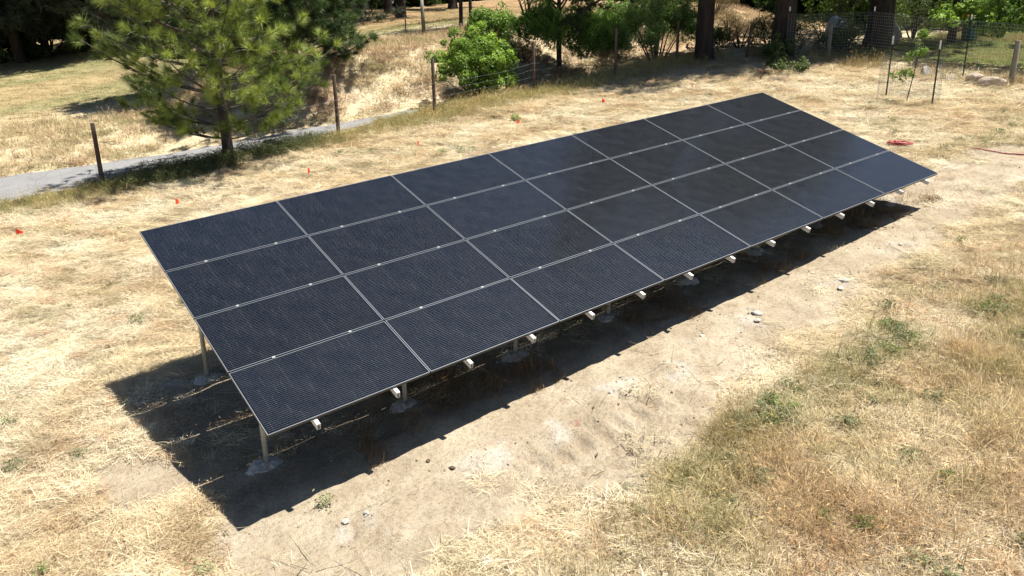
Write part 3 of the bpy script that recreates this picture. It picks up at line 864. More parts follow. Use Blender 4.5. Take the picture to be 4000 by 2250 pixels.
# dry brown brush
for i, (x, y, w, h) in enumerate([(21.0, 18.6, 1.6, .75), (18.9, 17.9, 1.0, .6), (31.3, 19.4, 1.2, 1.3), (29.6, 17.4, 1.3, .9), (19.6, 21.3, 1.0, .6), (33.8, 22.4, 1.5, 1.0)]):
    bushy('dry_brush', ['dead brown brush heaped under the cedar', 'dead brown brush left of the cedar foot', 'tall reddish dry brush on the terraced slope', 'grey brown dry brush behind the leaning post',
          'dead brush on the bank beside the timber step', 'dry brown brush high on the terraced slope'][i], at(x, y, -.05), (w, w * .8, h), 4200, .05, (.10, .065, .04), (.28, .19, .12),
          nlump=26, lump=.3, seed=120 + i, cat='dry brush', asp=.12)

# trees at the right
pine('pine_tree', 'broad dark trunk at the mesh fence corner, right of the thick trunk', at(27.3, 13.4, -.05), 22, .46, 5.5, 4.2, (.03, .048, .02), (.07, .11, .035), K=36, nl=.32, nw=.026,
     whorl=1.0, per=5, seed=131, rise=.0, sub=4, prof=lambda q: .15 + .9 * (1 - q) ** .5)
pine('pine_tree', 'very thick dark trunk behind the mesh fence beside a boulder', at(32.6, 12.2, -.05), 21, .56, 5.8, 3.6, (.03, .05, .02), (.07, .12, .035), K=50, nl=.4, nw=.05,
     whorl=.8, per=7, seed=132, rise=-.05, sub=4, prof=lambda q: .15 + .9 * (1 - q) ** .5)
for i, (x, y, h, r0, lab) in enumerate([(36.5, 10.9, 8, .2, 'dark slanting trunk at the lawn edge right of the thick trunk'), (38, 17.5, 9, .22, 'oak behind the boulder at the right'),
                                       (45.5, 15.2, 9, .22, 'oak standing far behind the right lawn'), (50, 11.0, 9, .22, 'oak beyond the right end of the lawn'),
                                       (40, 26, 9, .22, 'oak at the top of the terraced slope'), (47, 22, 10, .25, 'broad oak far behind the mesh fence'),
                                       (54, 5.5, 9, .22, 'oak at the far right corner of the lawn'), (46, 33, 10, .25, 'far oak above the terraced slope, left of the others')]):
    bushy('oak_tree', lab, at(x, y, -.1), (3.8, 3.8, 3), 9500, .10, (.04, .08, .018), (.20, .31, .07), nlump=60, lump=.75, seed=140 + i, cat='oak tree',
          trunk=(h * .5, r0, (.05, .02)), blobs=[((0, 0, h * .52), (3.8, 3.8, 2.8), 1.0), ((1, -1, 1.9), (3.0, 3.0, 1.2), .35)] if i else [((.5, 0, h * .62), (3.0, 3.0, 1.8), 1.0)])
# oak whose leafy limbs reach into the upper right corner
bushy('oak_tree', 'bright leafed oak reaching in at the upper right corner with a hanging spray', at(31.0, 1.2, -.1), (3, 3, 2), 24000, .07, (.05, .11, .02), (.30, .43, .08), nlump=300, lump=.2,
      seed=150, cat='oak tree', trunk=(4.0, .2, (0, .1)), blobs=[((-2.3, 3.9, 2.3), (1.3, 2.1, .8), 1.2), ((-2.7, 5.7, 1.95), (.9, 1.2, .5), .5), ((-2.6, 4.0, 1.6), (.8, 1.1, .45), .3),
      ((-2.9, 4.6, 1.45), (.3, .45, .4), .05), ((-.5, 2.0, 3.3), (2.2, 2.2, 1.3), .8), ((-1.2, 5.6, 3.2), (1.3, 1.7, .7), .6)], up=.5, asp=.6, inner=.0)
for i, (x, y, s) in enumerate([(30.3, 12.7, .95), (26.4, 12.9, .8), (28.9, 15.2, 1.3), (33.5, 15.5, 1.5), (37.5, 13.2, 1.7), (24.9, 11.9, .45)]):
    bushy('shrub', ['mid green shrub behind the mesh fence, left of the thick trunk', 'olive shrub in the mesh fence corner', 'tangled brown green shrub behind the fence corner', 'shaded green shrub behind the pale heap',
          'shrub behind the boulder', 'feathery olive shrub in front of the fence corner'][i], at(x, y, -.05), (s * 1.1, s, s), 3600, .06, (.05, .075, .025), (.17, .20, .075), nlump=26, lump=.3 * s, seed=160 + i, asp=.35)

for i, (x, y, w) in enumerate([(44.5, 13.4, 2.0), (46.5, 10.0, 2.2), (43.0, 17.0, 2.2), (48.0, 6.5, 2.2), (39.8, 16.4, 1.5), (50.0, 14.0, 2.6)]):
    bushy('hedge_shrub', ['dense shrub in the hedge behind the teal bin', 'dense shrub in the hedge right of the teal bin', 'dense shrub in the hedge left of the teal bin', 'dense shrub at the right end of the hedge beyond the lawn',
          'shrub behind the very thick trunk at the lawn edge', 'taller shrub behind the hedge beyond the lawn'][i], at(x, y, -.2), (w, w, w * .75), 5200, .10, (.03, .06, .015), (.15, .23, .05), nlump=60, lump=.5, seed=250 + i,
          group='hedge shrubs beyond the right lawn')

# far woods closing the view: one mass
Cc = []; 
r = np.random.default_rng(200)
for (a0, a1, d0, d1, hh, n) in ((6, 42, 60, 85, 15, 8000), (40, 62, 112, 130, 17, 4500), (58, 76, 100, 120, 16, 4500), (74, 104, 85, 105, 15, 5500), (34, 44, 62, 75, 14, 2500)):
    az = np.radians(r.uniform(a0, a1, n)); d = r.uniform(d0, d1, n)
    x = CAM[0] + d * np.cos(az); y = CAM[1] + d * np.sin(az)
    z = terrain(x, y, False) + hh * r.random(n) ** 1.1
    Cc.append(np.c_[x, y, z])
Cc = np.concatenate(Cc)
k = np.repeat(np.arange(len(Cc)), 5)
P = Cc[k] + r.normal(size=(len(k), 3)) * [.9, .9, .6]
N = r.normal(size=P.shape); N /= np.linalg.norm(N, axis=1, keepdims=True)
cm = (fbm(Cc[:, 0] * .12, Cc[:, 1] * .12, 300, 2)[:, None])
col = (np.array([.025, .05, .018]) * (1 - cm) + np.array([.10, .15, .045]) * cm)[k]
V, Q, cc = leaves(P, N, .55, col, 201, .2, .7)
ob('far_woods', new_mesh('far_woods', V, [Q], M_leaf, attrs={'col': ('POINT', cc)}), kind='stuff', label='dark wood closing off the view behind everything', category='woods')
# ------------------------------------------------------------------ fences
def wire_strand(mb, a, b, sag, n=10, r=.004, wob=0.0, seed=0):
    s = np.linspace(0, 1, n); P = np.outer(1 - s, a) + np.outer(s, b); P[:, 2] -= sag * 4 * s * (1 - s)
    if wob: P[:, 2] += wob * (fbm(s * 5 + seed, s * 0 + seed, 3, 2) - .5)
    mb.tube(P, r, 3, cap=False)

fence = thing('wire_fence', 'old dark wooden post and wire fence running beside the paved lane', 'fence', (0, 0, 0))
fp = [(-8.2, 16.2), (-3.4, 16.35), (1.41, 16.31), (8.38, 16.4), (11.88, 16.24), (16.3, 16.39), (19.78, 15.64), (24.0, 16.3), (25.89, 14.18)]
hts = [1.75, 1.72, 1.72, 1.95, 1.95, 1.95, 2.0, 1.75, 1.45]
tops = []
for k, ((x, y), h) in enumerate(zip(fp, hts)):
    z = tz(x, y) - (.05 if k != 3 else .1)
    mb = MB(); lx = random.uniform(-.03, .03) if k < 8 else .22
    mb.tube([(0, 0, -.35), (0, 0, 0), (lx * .4, 0, h * .5), (lx, 0, h - .02), (lx, 0, h)], [.062, .064, .06, .056, .046], 10, jit=.12)
    p = ob('fence_post', mb.mesh('fence_post', M_wood, True), fence, (x, y, z))
    tops.append(np.array([x, y, z, h]))
mb = MB()
for a, b in zip(tops[:-1], tops[1:]):
    for f in (.12, .24, .36, .48, .60):
        wire_strand(mb, a[:3] + [0, -.07, a[3] * f], b[:3] + [0, -.07, b[3] * f], .03 + .05 * random.random(), 12, .0016, .08, random.random() * 9)
    L_ = np.linalg.norm(b[:2] - a[:2]); n = int(L_ / .32)
    for i in range(1, n):
        s = i / n; c = a[:3] * (1 - s) + b[:3] * s + [0, -.07, 0]
        wire_strand(mb, c + [0, 0, .1], c + [random.uniform(-.01, .01), 0, 1.0 * (a[3] * (1 - s) + b[3] * s) * .6], 0, 3, .001)
ob('wire_mesh', mb.mesh('wire_mesh', M_wire), fence, kind='stuff')

def tpost_mb(h, white=.22):
    mb = MB(); mb.box((0, 0, h / 2 - .2), (.05, .008, h + .4)); mb.box((0, -.018, h / 2 - .2), (.008, .034, h + .4))
    for i in range(int(h / .06)): mb.box((0, .009, .05 + i * .06), (.02, .012, .012))
    return mb
def tpost(parent, loc, h, lean=0, white=.16):
    p = ob('steel_post', tpost_mb(h - white).mesh('steel_post', M_tpost), parent, loc, (0, lean, .4))
    mb = MB(); mb.box((0, 0, h - white / 2), (.052, .010, white)); mb.box((0, -.019, h - white / 2), (.010, .036, white))
    ob('painted_tip', mb.mesh('painted_tip', M_white), p)
    return p
def weld(parent, pts, h, z0=.05, dx=.051, dz=.1, r=.003, name='wire_mesh'):
    mb = MB(); pts = [np.array(p, float) for p in pts]
    for a, b in zip(pts[:-1], pts[1:]):
        Ls = np.linalg.norm(b - a); n = max(1, int(Ls / dx))
        for q in np.arange(z0, h + .001, dz):
            m = max(2, int(Ls / .6) + 1); s = np.linspace(0, 1, m); P = np.outer(1 - s, a) + np.outer(s, b); P[:, 2] += q + .015 * np.sin(s * 9 + q * 7)
            mb.tube(P, r, 3, cap=False)
        for i in range(n):
            c = a + (b - a) * i / n; mb.tube([c + [0, 0, z0], c + [0, 0, h]], r * .8, 3, cap=False)
    ob(name, mb.mesh(name, M_wire), parent, kind='stuff')

mf = thing('mesh_fence', 'tall welded wire fence on dark steel posts with white tips at the upper right', 'fence', (0, 0, 0))
mp = [(28.2, 17.2), (26.22, 12.52), (27.5, 9.71), (25.83, 5.43), (25.3, 1.0), (24.9, -4)]
mp = [(30.5, 15.6), (26.22, 12.52), (27.5, 9.71), (25.83, 5.43), (25.25, 1.0), (24.9, -4)]
P = []
for (x, y) in mp:
    z = tz(x, y); P.append((x, y, z)); tpost(mf, (x, y, z), 2.05 if (x, y) != mp[1] else 2.15)
weld(mf, P[:], 1.88, dx=.1, dz=.105, r=.0045)
woodp = [(28.36, 11.99, 1.3, 'fence_post'), (27.09, 7.7, 1.0, ''), (25.15, 3.66, 1.42, '')]
for k, (x, y, h, _) in enumerate(woodp):
    mb = MB(); mb.tube([(0, 0, -.3), (0, 0, 0), (.03, 0, h - .02), (.03, 0, h)], [.085, .085, .078, .068], 12, jit=.06)
    ob('fence_post', mb.mesh('fence_post', M_woodg, True), mf, (x, y, tz(x, y)))

# tree cage with a sapling
cg = thing('tree_cage', 'round wire cage on two steel posts guarding a sapling', 'wire cage', (0, 0, 0))
cx_, cy_ = 21.75, 5.1
for (x, y) in ((22.05, 5.95), (21.5, 4.25)): tpost(cg, (x, y, tz(x, y)), 1.86, lean=.02, white=.24)
ring = [(cx_ + .86 * cos(a), cy_ + .86 * sin(a), tz(cx_ + .86 * cos(a), cy_ + .86 * sin(a))) for a in np.linspace(0, 2 * pi, 19)]
weld(cg, ring, 1.38, dx=.06, dz=.06, r=.0014)
sp_ = bushy('sapling', 'thin sapling with sparse bright leaves inside the wire cage', at(21.6, 5.05, 0), (.3, .3, .9), 420, .055, (.09, .16, .03), (.26, .38, .08), nlump=16, lump=.13, seed=170, cat='sapling',
      trunk=(1.75, .017, (.06, -.1)), blobs=[((.14, -.22, 1.95), (.12, .12, .3), .5), ((0, -.1, 1.4), (.2, .2, .35), .7), ((0, 0, .8), (.45, .45, .12), .6)], up=.2, inner=0)
# straw mulch ring is part of the dry grass below

# small plants near the fence corner and in the field
for i, (x, y, s, lab) in enumerate([(24.0, 11.25, .30, 'small leafy seedling shrub, left one of two in front of the fence corner'), (24.15, 10.4, .42, 'small leafy seedling shrub, right and bigger one of two before the fence corner'),
                               (12.9, 13.0, .13, 'small pale green weed tuft beside a red marker flag')]):
    bushy('small_shrub', lab, at(x, y, 0), (s, s, s), 500, .045 if i < 2 else .03, (.05, .08, .03) if i < 2 else (.20, .23, .09), (.17, .22, .08) if i < 2 else (.42, .46, .2), nlump=14, lump=.12, seed=180 + i, cat='small shrub')

# ------------------------------------------------------------------ timbers on the bank
def timber(x0, y0, x1, y1, r, lab, name='timber'):
    z0, z1 = tz(x0, y0), tz(x1, y1); c = np.array([(x0 + x1) / 2, (y0 + y1) / 2, 0])
    mb = MB(); s = np.linspace(0, 1, 9)
    Pp = np.c_[x0 + (x1 - x0) * s - c[0], y0 + (y1 - y0) * s - c[1], z0 + (z1 - z0) * s + r * .6 + .02 * np.sin(s * 6)]
    mb.tube(Pp, r * (1 - .15 * s), 9, jit=.14)
    ob(name, mb.mesh(name, M_log, False), None, (c[0], c[1], 0), label=lab, category='timber')
timber(13.4, 17.0, 18.4, 17.35, .11, 'long bleached timber lying behind the lane fence below the round bush')
timber(18.6, 17.6, 21.2, 17.9, .09, 'bleached timber behind the fence below the cedar')
timber(17.9, 21.9, 19.6, 22.2, .08, 'short timber step high on the bank beside the round bush')
timber(19.2, 21.0, 21.0, 21.2, .09, 'timber step across the bare bank left of the cedar')
timber(22.6, 17.3, 24.4, 17.5, .09, 'timber end showing under the willow shrub')
timber(24.3, 20.0, 25.3, 20.1, .07, 'upper timber step between cedar and willow')
timber(24.1, 19.4, 25.2, 19.5, .07, 'lower timber step between cedar and willow')
timber(26.2, 15.9, 28.6, 15.75, .12, 'thick log lying right of the thick trunk')
timber(30.2, 20.6, 34.0, 19.7, .09, 'long terrace timber on the reddish slope')
timber(28.6, 18.0, 30.5, 17.7, .08, 'lower terrace timber on the reddish slope')
timber(32.5, 24.2, 36.0, 23.4, .09, 'top terrace timber on the reddish slope')

# ------------------------------------------------------------------ rocks
def rock_me(seed, sx, sy, sz, sub=3):
    import bmesh
    bm = bmesh.new(); bmesh.ops.create_icosphere(bm, subdivisions=sub, radius=1)
    r = np.random.default_rng(seed); pl = r.normal(size=(9, 3)); pl /= np.linalg.norm(pl, axis=1, keepdims=True); dd = r.uniform(.62, .95, 9)
    for v in bm.verts:
        p = np.array(v.co)
        for n_, d_ in zip(pl, dd):
            k = p @ n_ - d_
            if k > 0: p = p - n_ * k
        p *= 1 + .10 * (fbm(np.array([p[0] * 3 + seed]), np.array([p[1] * 3 + p[2] * 2]), seed, 3)[0] - .5)
        v.co = p * [sx, sy, sz]
    me = bpy.data.meshes.new('rock'); bm.to_mesh(me); bm.free(); return me
def rock(x, y, s, lab, m=M_rock, seed=1, name='rock', sink=.3, cat='rock', sub=3):
    me = rock_me(seed, *s, sub=sub); me.name = name; me.materials.append(m)
    ob(name, me, None, (x, y, tz(x, y) + s[2] * (1 - sink) * .8), (0, 0, seed * 1.3), label=lab, category=cat)
rock(25.2, 4.75, (.44, .28, .25), 'large flat tan rock, left one of the pair by the right fence', simple('tan_rock', (.36, .29, .22), .9, nscale=6, namp=.4, bmp=.8, bdist=.04), 3)
rock(24.75, 4.05, (.42, .28, .26), 'large tan rock, right one of the pair by the right fence post', bpy.data.materials['tan_rock'], 4)
rock(25.6, 6.55, (.26, .2, .24), 'upright grey and white rock right of the wire cage', M_rock, 5)
rock(25.3, 5.6, (.2, .14, .1), 'small dark rock between the cage and the tan rocks', M_rock, 6)
rock(35.4, 13.6, (1.0, .8, .75), 'big grey boulder behind the mesh fence', M_rock, 7, 'boulder', cat='boulder')
rock(32.2, 14.1, (.55, .5, .85), 'pale blue grey heap of sheeting behind the wooden post', M_poly, 8, 'sheeting_heap', cat='heap', sink=.1)
pale = [(.53, -.47, .04, 'white spoil lump with a dark side near the bottom tip of the shadow'), (.76, -.50, .028, 'white spoil lump right of the dark sided one'),
        (1.32, -1.87, .06, 'large pale lump at the bottom edge left of centre'), (7.2, -.45, .07, 'pale cracked clod in the middle spoil pile'), (7.05, -.58, .045, 'second clod in the middle spoil pile'),
        (6.15, -.32, .04, 'rounded tan stone at the shadow edge'), (9.1, -.68, .07, 'broad clod in the right hand spoil pile'), (8.8, -.8, .05, 'small clod left in the right hand spoil pile'),
        (11.0, -.55, .04, 'clod in the farthest front spoil pile'), (12.75, .62, .09, 'white clod at the shadow tip under the right end of the array'), (5.9, -1.9, .045, 'tan stone in the green weeds at right')]
for i, (x, y, s, lab) in enumerate(pale):
    rock(x, y, (s * 1.3, s, s * .6), lab, M_rockw, 20 + i, 'spoil_clod', sink=.55, cat='clod', sub=3)
for i, (x, y, s, lab) in enumerate([(1.85, -.42, .035, 'dark stone on the dust, lower of two'), (1.72, -.12, .03, 'dark stone on the dust, upper of two'),  (-1.75, 2.95, .04, 'lone dark stone on the straw at the left edge'), (-1.35, 1.9, .045, 'dark clod on the pale straw at lower left'),
                                    (23.0, 10.2, .07, 'dark clod on the straw below the seedling shrubs'), (22.4, 8.6, .08, 'dark clod on the straw left of the cage')]):
    rock(x, y, (s * 1.3, s, s * .7), lab, bark('dark_stone%d' % i, (.09, .06, .04), (.16, .12, .09), 9) if i == 0 else bpy.data.materials['dark_stone0'], 60 + i, 'dark_stone', sink=.3, cat='stone', sub=2)
bpy.data.materials['dark_stone0'].name = 'dark_stone'

# ------------------------------------------------------------------ marker flags
flags = [(-1.0, 12.7, 'red marker flag nearest the left edge of the picture'), (2.26, 12.28, 'red marker flag above the left corner of the array'), (5.51, 12.1, 'red marker flag third from the left'),
         (8.88, 12.28, 'red marker flag fourth from the left, below the lane'), (12.21, 12.03, 'red marker flag beside the small green weed'), (15.88, 12.22, 'red marker flag sixth from the left'),
         (19.37, 11.43, 'red marker flag at the edge of the pine shade'), (22.74, 11.07, 'red marker flag farthest away, above the top corner of the array')]
for i, (x, y, lab) in enumerate(flags):
    t = thing('marker_flag', lab, 'flag', at(x, y, 0), group='red marker flags in a line behind the array')
    mb = MB(); mb.tube([(0, 0, -.05), (.01, 0, .34)], .002, 5); ob('stake', mb.mesh('stake', M_wire), t)
    a = random.uniform(-.6, .9) - .6; n = 5; V = []
    for ix in range(n):
        for iz in range(2):
            s = ix / (n - 1); w = .13 * s
            V.append((.012 + w * cos(a + s * .8), w * sin(a + s * .8), +.35 - iz * .15 * (1 - s * .8) - s * .1))
    Q = [[k_ * 2, k_ * 2 + 1, k_ * 2 + 3, k_ * 2 + 2] for k_ in range(n - 1)]
    me = new_mesh('pennant', np.array(V), [np.array(Q)], M_flag); f = ob('pennant', me, t)
    sm = f.modifiers.new('solid', 'SOLIDIFY'); sm.thickness = .0015
# ------------------------------------------------------------------ cord coil, bin, overhead wire
mb = MB(); a = np.linspace(0, 2 * pi * 9, 240); r = np.random.default_rng(3)
rad = .17 + .07 * np.sin(a * .37) + .025 * np.sin(a * 2.3)
cz = tz(17.0, 2.75)
mb.tube(np.c_[17.0 + rad * np.cos(a) * 1.05 + .04 * np.sin(a * .6), 2.75 + rad * np.sin(a) * 1.1, cz + .03 + .055 * np.abs(np.sin(a * .53)) + .04 * np.sin(a * 1.3) ** 2], .017, 6)
xs = np.array([17.15, 17.35, 17.45, 17.6, 17.72, 17.75, 17.9]); ys = np.array([2.55, 2.0, 1.6, 1.1, .6, .2, -.6])
s = np.linspace(0, 1, 40); X = np.interp(s, np.linspace(0, 1, 7), xs) + .05 * np.sin(s * 17); Y = np.interp(s, np.linspace(0, 1, 7), ys)
mb.tube(np.c_[X, Y, terrain(X, Y) + .02], .013, 6)
ob('cord', mb.mesh('cord', M_cord, True), None, label='tangled dark red cord coiled on the straw with its tail trailing right', category='cord')
t = thing('garbage_bin', 'teal bin with an orange lid half hidden behind the oak leaves', 'bin', at(37.9, 10.75, 0), .5)
mb = MB(); mb.tube([(0, 0, 0), (0, 0, .05), (0, 0, .95), (0, 0, 1.0)], [.3, .32, .4, .42], 16); ob('body', mb.mesh('body', M_teal, True), t)
mb = MB(); mb.tube([(0, 0, 1.0), (0, 0, 1.05), (0, 0, 1.12)], [.45, .45, .25], 16); ob('lid', mb.mesh('lid', M_orange, True), t)
w = thing('rail_fence', 'low grey post fence crossing the tall dry grass beyond the right lawn', 'fence', (0, 0, 0))
pr = []
for k, (x, y) in enumerate([(39.5, 11.6), (39.1, 9.9), (38.7, 7.6), (38.3, 5.2)]):
    mb = MB(); mb.tube([(0, 0, -.2), (0, 0, 1.15)], .07, 8, jit=.1); z = tz(x, y); ob('fence_post', mb.mesh('fence_post', M_woodg, True), w, (x, y, z)); pr.append(np.array([x, y, z]))
mb = MB()
for a_, b_ in zip(pr[:-1], pr[1:]):
    for f in (.4, .75, 1.05): wire_strand(mb, a_ + [0, 0, f], b_ + [0, 0, f], .02)
ob('wire', mb.mesh('wire', M_wire), w)
# ------------------------------------------------------------------ grasses (countless): one scatter object for each kind of growth
def blade_tuft(name, n, lmin, lmax, w, flat, rad, seed, droop=.5, segs=3, heads=0, direc=None, lift=.0):
    """a patch of blades; flat 1 = lying down, 0 = upright"""
    r = np.random.default_rng(seed); V = []; Q = []; C = []; k = 0
    for i in range(n):
        a = r.uniform(0, 2 * pi); q = rad * math.sqrt(r.random()); p = np.array([q * cos(a), q * sin(a), -.01])
        ln = r.uniform(lmin, lmax)
        az = r.uniform(0, 2 * pi) if direc is None else r.normal(direc, .55) + (pi if r.random() < .5 else 0)
        el = r.normal(1 - flat, .28) * 1.45; el = min(1.5, max(.03, el)); 
        if flat > .8: el = abs(r.normal(0, .16)); p[2] += r.random() * lift
        d = np.array([cos(az) * cos(el), sin(az) * cos(el), sin(el)]); sd = np.array([-sin(az), cos(az), 0]) + r.normal(size=3) * .35; sd /= np.linalg.norm(sd)
        ww = w * r.uniform(.6, 1.4); br = r.uniform(.62, 1.25)
        for s in range(segs + 1):
            t = s / segs; wd = ww * (1 - t * .85) * .5
            V += [p + sd * wd, p - sd * wd]; C += [[br * (.8 + .3 * t)] * 3] * 2
            if s < segs: Q.append([k, k + 1, k + 3, k + 2])
            k += 2
            p = p + d * ln / segs; d = d - np.array([0, 0, droop / segs * (1.2 - flat * .7)]); d /= np.linalg.norm(d)
            if flat > .8 and p[2] < -.012: p[2] = -.012
        if heads and r.random() < heads:
            hs = ww * .75; hl = ln * .2
            for (s0, s1) in ((sd, np.cross(sd, d)),):
                V += [p - d * hl * .2, p + s0 * hs + d * hl * .4, p + d * hl, p - s0 * hs + d * hl * .4]; C += [[1.25, 1.1, .85]] * 4
                Q.append([k, k + 1, k + 2, k + 3]); k += 4
    me = new_mesh(name, np.array(V), [np.array(Q)], M_blade, attrs={'col': ('POINT', np.array(C))})
    return bpy.data.objects.new(name, me)           # only feeds the scatter below

def leaf_tuft(name, n, size, rad, h, seed, asp=.45, stems=0):
    r = np.random.default_rng(seed)
    C = np.c_[r.normal(size=(n, 2)) * rad * .5, r.random(n) * h]; N = np.c_[C[:, :2] * 2, np.full(n, .1)] + r.normal(size=(n, 3)) * .4; N /= np.linalg.norm(N, axis=1, keepdims=True)
    V, Q, cc = leaves(C, N, size, np.ones((n, 3)), seed, .4, asp)
    me = new_mesh(name, V, [Q], M_blade, attrs={'col': ('POINT', cc)})
    return bpy.data.objects.new(name, me)

def scatter(name, label, pts, rot, scl, col, which, variants, cat='grass'):
    me = bpy.data.meshes.new(name)
    me.vertices.add(len(pts)); me.vertices.foreach_set('co', np.asarray(pts, np.float32).ravel())
    for nm, ty, key, d in (('rot', 'FLOAT_VECTOR', 'vector', rot), ('icol', 'FLOAT_COLOR', 'color', np.c_[np.clip(col, 0, 1), np.ones(len(col))])):
        a = me.attributes.new(nm, ty, 'POINT'); a.data.foreach_set(key, np.asarray(d, np.float32).ravel())
    a = me.attributes.new('scl', 'FLOAT', 'POINT'); a.data.foreach_set('value', np.asarray(scl, np.float32))
    a = me.attributes.new('pick', 'INT', 'POINT'); a.data.foreach_set('value', np.asarray(which, np.int32))
    me.update(); me.materials.append(M_blade)
    o = ob(name, me, kind='stuff', label=label, category=cat)
    ng = bpy.data.node_groups.new(name, 'GeometryNodeTree')
    ng.interface.new_socket('Geometry', in_out='INPUT', socket_type='NodeSocketGeometry'); ng.interface.new_socket('Geometry', in_out='OUTPUT', socket_type='NodeSocketGeometry')
    N = ng.nodes; gi = N.new('NodeGroupInput'); go = N.new('NodeGroupOutput')
    iop = N.new('GeometryNodeInstanceOnPoints'); jn = N.new('GeometryNodeJoinGeometry')
    for v in variants:
        oi = N.new('GeometryNodeObjectInfo'); oi.inputs['Object'].default_value = v; oi.inputs['As Instance'].default_value = True
        ng.links.new(oi.outputs['Geometry'], jn.inputs[0])
    def na(nm, dt):
        x = N.new('GeometryNodeInputNamedAttribute'); x.data_type = dt; x.inputs[0].default_value = nm; return x.outputs[0]
    ng.links.new(gi.outputs[0], iop.inputs['Points']); ng.links.new(jn.outputs[0], iop.inputs['Instance'])
    iop.inputs['Pick Instance'].default_value = True
    ng.links.new(na('pick', 'INT'), iop.inputs['Instance Index'])
    er = N.new('FunctionNodeEulerToRotation'); ng.links.new(na('rot', 'FLOAT_VECTOR'), er.inputs[0]); ng.links.new(er.outputs[0], iop.inputs['Rotation'])
    ng.links.new(na('scl', 'FLOAT'), iop.inputs['Scale'])
    ng.links.new(iop.outputs[0], go.inputs[0])
    md = o.modifiers.new('scatter', 'NODES'); md.node_group = ng
    return o

def in_view(x, y, z, m=1.25):
    d = np.stack([x - CAM[0], y - CAM[1], z - CAM[2]], -1) @ RC.T
    u = d[:, 0] / np.maximum(d[:, 2], .1) * FOC; v = d[:, 1] / np.maximum(d[:, 2], .1) * FOC
    return (d[:, 2] > 1) & (np.abs(u) < m) & (np.abs(v) < .5625 * m + .12)

def cloud(n, x0, x1, y0, y1, seed, dens=None, bias=None):
    r = np.random.default_rng(seed)
    x = r.uniform(x0, x1, n); y = r.uniform(y0, y1, n)
    if dens is not None: k = r.random(n) < dens(x, y); x = x[k]; y = y[k]
    z = terrain(x, y); k = in_view(x, y, z); return x[k], y[k], z[k], np.random.default_rng(seed + 1)

def hidden(x, y): return np.maximum(shade_soil_mask(x, y), sstep((x - .6) / .6) * sstep((12.9 - x) / .6) * sstep((y - 1.5) / .4) * sstep((4.3 - y) / .4))  # straw thinned under the panels, partly so their shadow reads darker
def rots(r, n, tilt=.12): return np.c_[r.normal(0, tilt, n), r.normal(0, tilt, n), r.uniform(0, 2 * pi, n)]

mats_ = [blade_tuft('straw_mat%d' % i, 150, .05, .19, .0048, 1.0, .24, 400 + i, lift=.045, droop=.25) for i in range(5)]
tuf = [blade_tuft('straw_tuft%d' % i, 60, .04, .14, .005, .55, .12, 410 + i, droop=.9, heads=.03) for i in range(4)]
tall = [blade_tuft('tall_grass%d' % i, 52, .12, .34, .006, .5, .17, 420 + i, droop=.8, heads=.06) for i in range(4)]
longs = [blade_tuft('long_straw%d' % i, 5, .3, .6, .007, .93, .1, 425 + i, lift=.05, droop=.2, segs=5) for i in range(3)]
weed = [leaf_tuft('weed%d' % i, 130, .022, .13, .16, 430 + i) for i in range(3)]
ledge = [blade_tuft('verge_grass%d' % i, 60, .2, .55, .0085, .15, .2, 440 + i, droop=.6, heads=.12) for i in range(3)]
leafy = [leaf_tuft('verge_weed%d' % i, 170, .026, .22, .48, 450 + i, .4) for i in range(3)]
sod = [blade_tuft('sod%d' % i, 130, .03, .08, .012, .5, .45, 460 + i, droop=.6, segs=2) for i in range(2)]
far_t = [blade_tuft('far_tuft%d' % i, 80, .10, .34, .02, .6, .5, 470 + i, droop=.7, segs=2) for i in range(3)]

# straw matting over the whole near field
def straw_cols(x, y, r, bright=1.0):
    n = len(x); n1 = fbm(x * .7, y * .7, 80, 4); n2 = fbm(x * 2.3, y * 2.3, 87, 3)
    c = lerp((.82, .69, .47), (.95, .85, .66), sstep((n1 - .3) * 2.3))
    c = lerp(c, (.52, .36, .19), sstep((n2 - .54) * 5) * .55); n4 = fbm(x * 4.5, y * 4.5, 187, 2); c = lerp(c, (.33, .21, .11), sstep((n4 - .68) * 8) * .6)
    c = lerp(c, (.36, .33, .15), sstep((fbm(x * 1.7, y * 1.7, 89, 3) - .6) * 5) * .45)
    c = lerp(c, (.56, .52, .32), zone_green(x, y) * .6)
    c = lerp(c, (.68, .51, .30), zone_gold(x, y) * .7)
    pk = (r.random(n) < .06); c[pk] = c[pk] * [.75, .55, .45]
    return c * r.uniform(.75, 1.2, (n, 1)) * bright
x, y, z, r = cloud(40000, -5, 27, -7.5, 15.6, 500, lambda x, y: (1 - dirt_mask(x, y) * (.998 - .10 * sstep((fbm(x * 1.6, y * 1.6, 505, 3) - .60) * 8))) * (1 - .85 * hidden(x, y)) * np.clip(14 / np.hypot(x - CAM[0], y - CAM[1]), .35, 1))
n = len(x)
scatter('dry_straw', 'pale flattened straw covering the open field', np.c_[x, y, z], rots(r, n), r.uniform(.75, 1.35, n) * np.clip(np.hypot(x + 2, y + 7) / 16, 1, 1.7), straw_cols(x, y, r), r.integers(0, 5, n), mats_)
# upright stubble
x, y, z, r = cloud(30000, -5, 27, -7.5, 15.8, 510, lambda x, y: (1 - .99 * dirt_mask(x, y)) * (1 - .8 * hidden(x, y)) * (.25 + .75 * sstep((fbm(x * 1.5, y * 1.5, 511, 3) - .4) * 4)) * np.clip(14 / np.hypot(x - CAM[0], y - CAM[1]), .3, 1))
n = len(x)
scatter('grass_stubble', 'short upright tufts of dry grass in the field', np.c_[x, y, z], rots(r, n), r.uniform(.7, 1.4, n) * np.clip(np.hypot(x + 2, y + 7) / 16, 1, 1.6), straw_cols(x, y, r, .95), r.integers(0, 4, n), tuf)
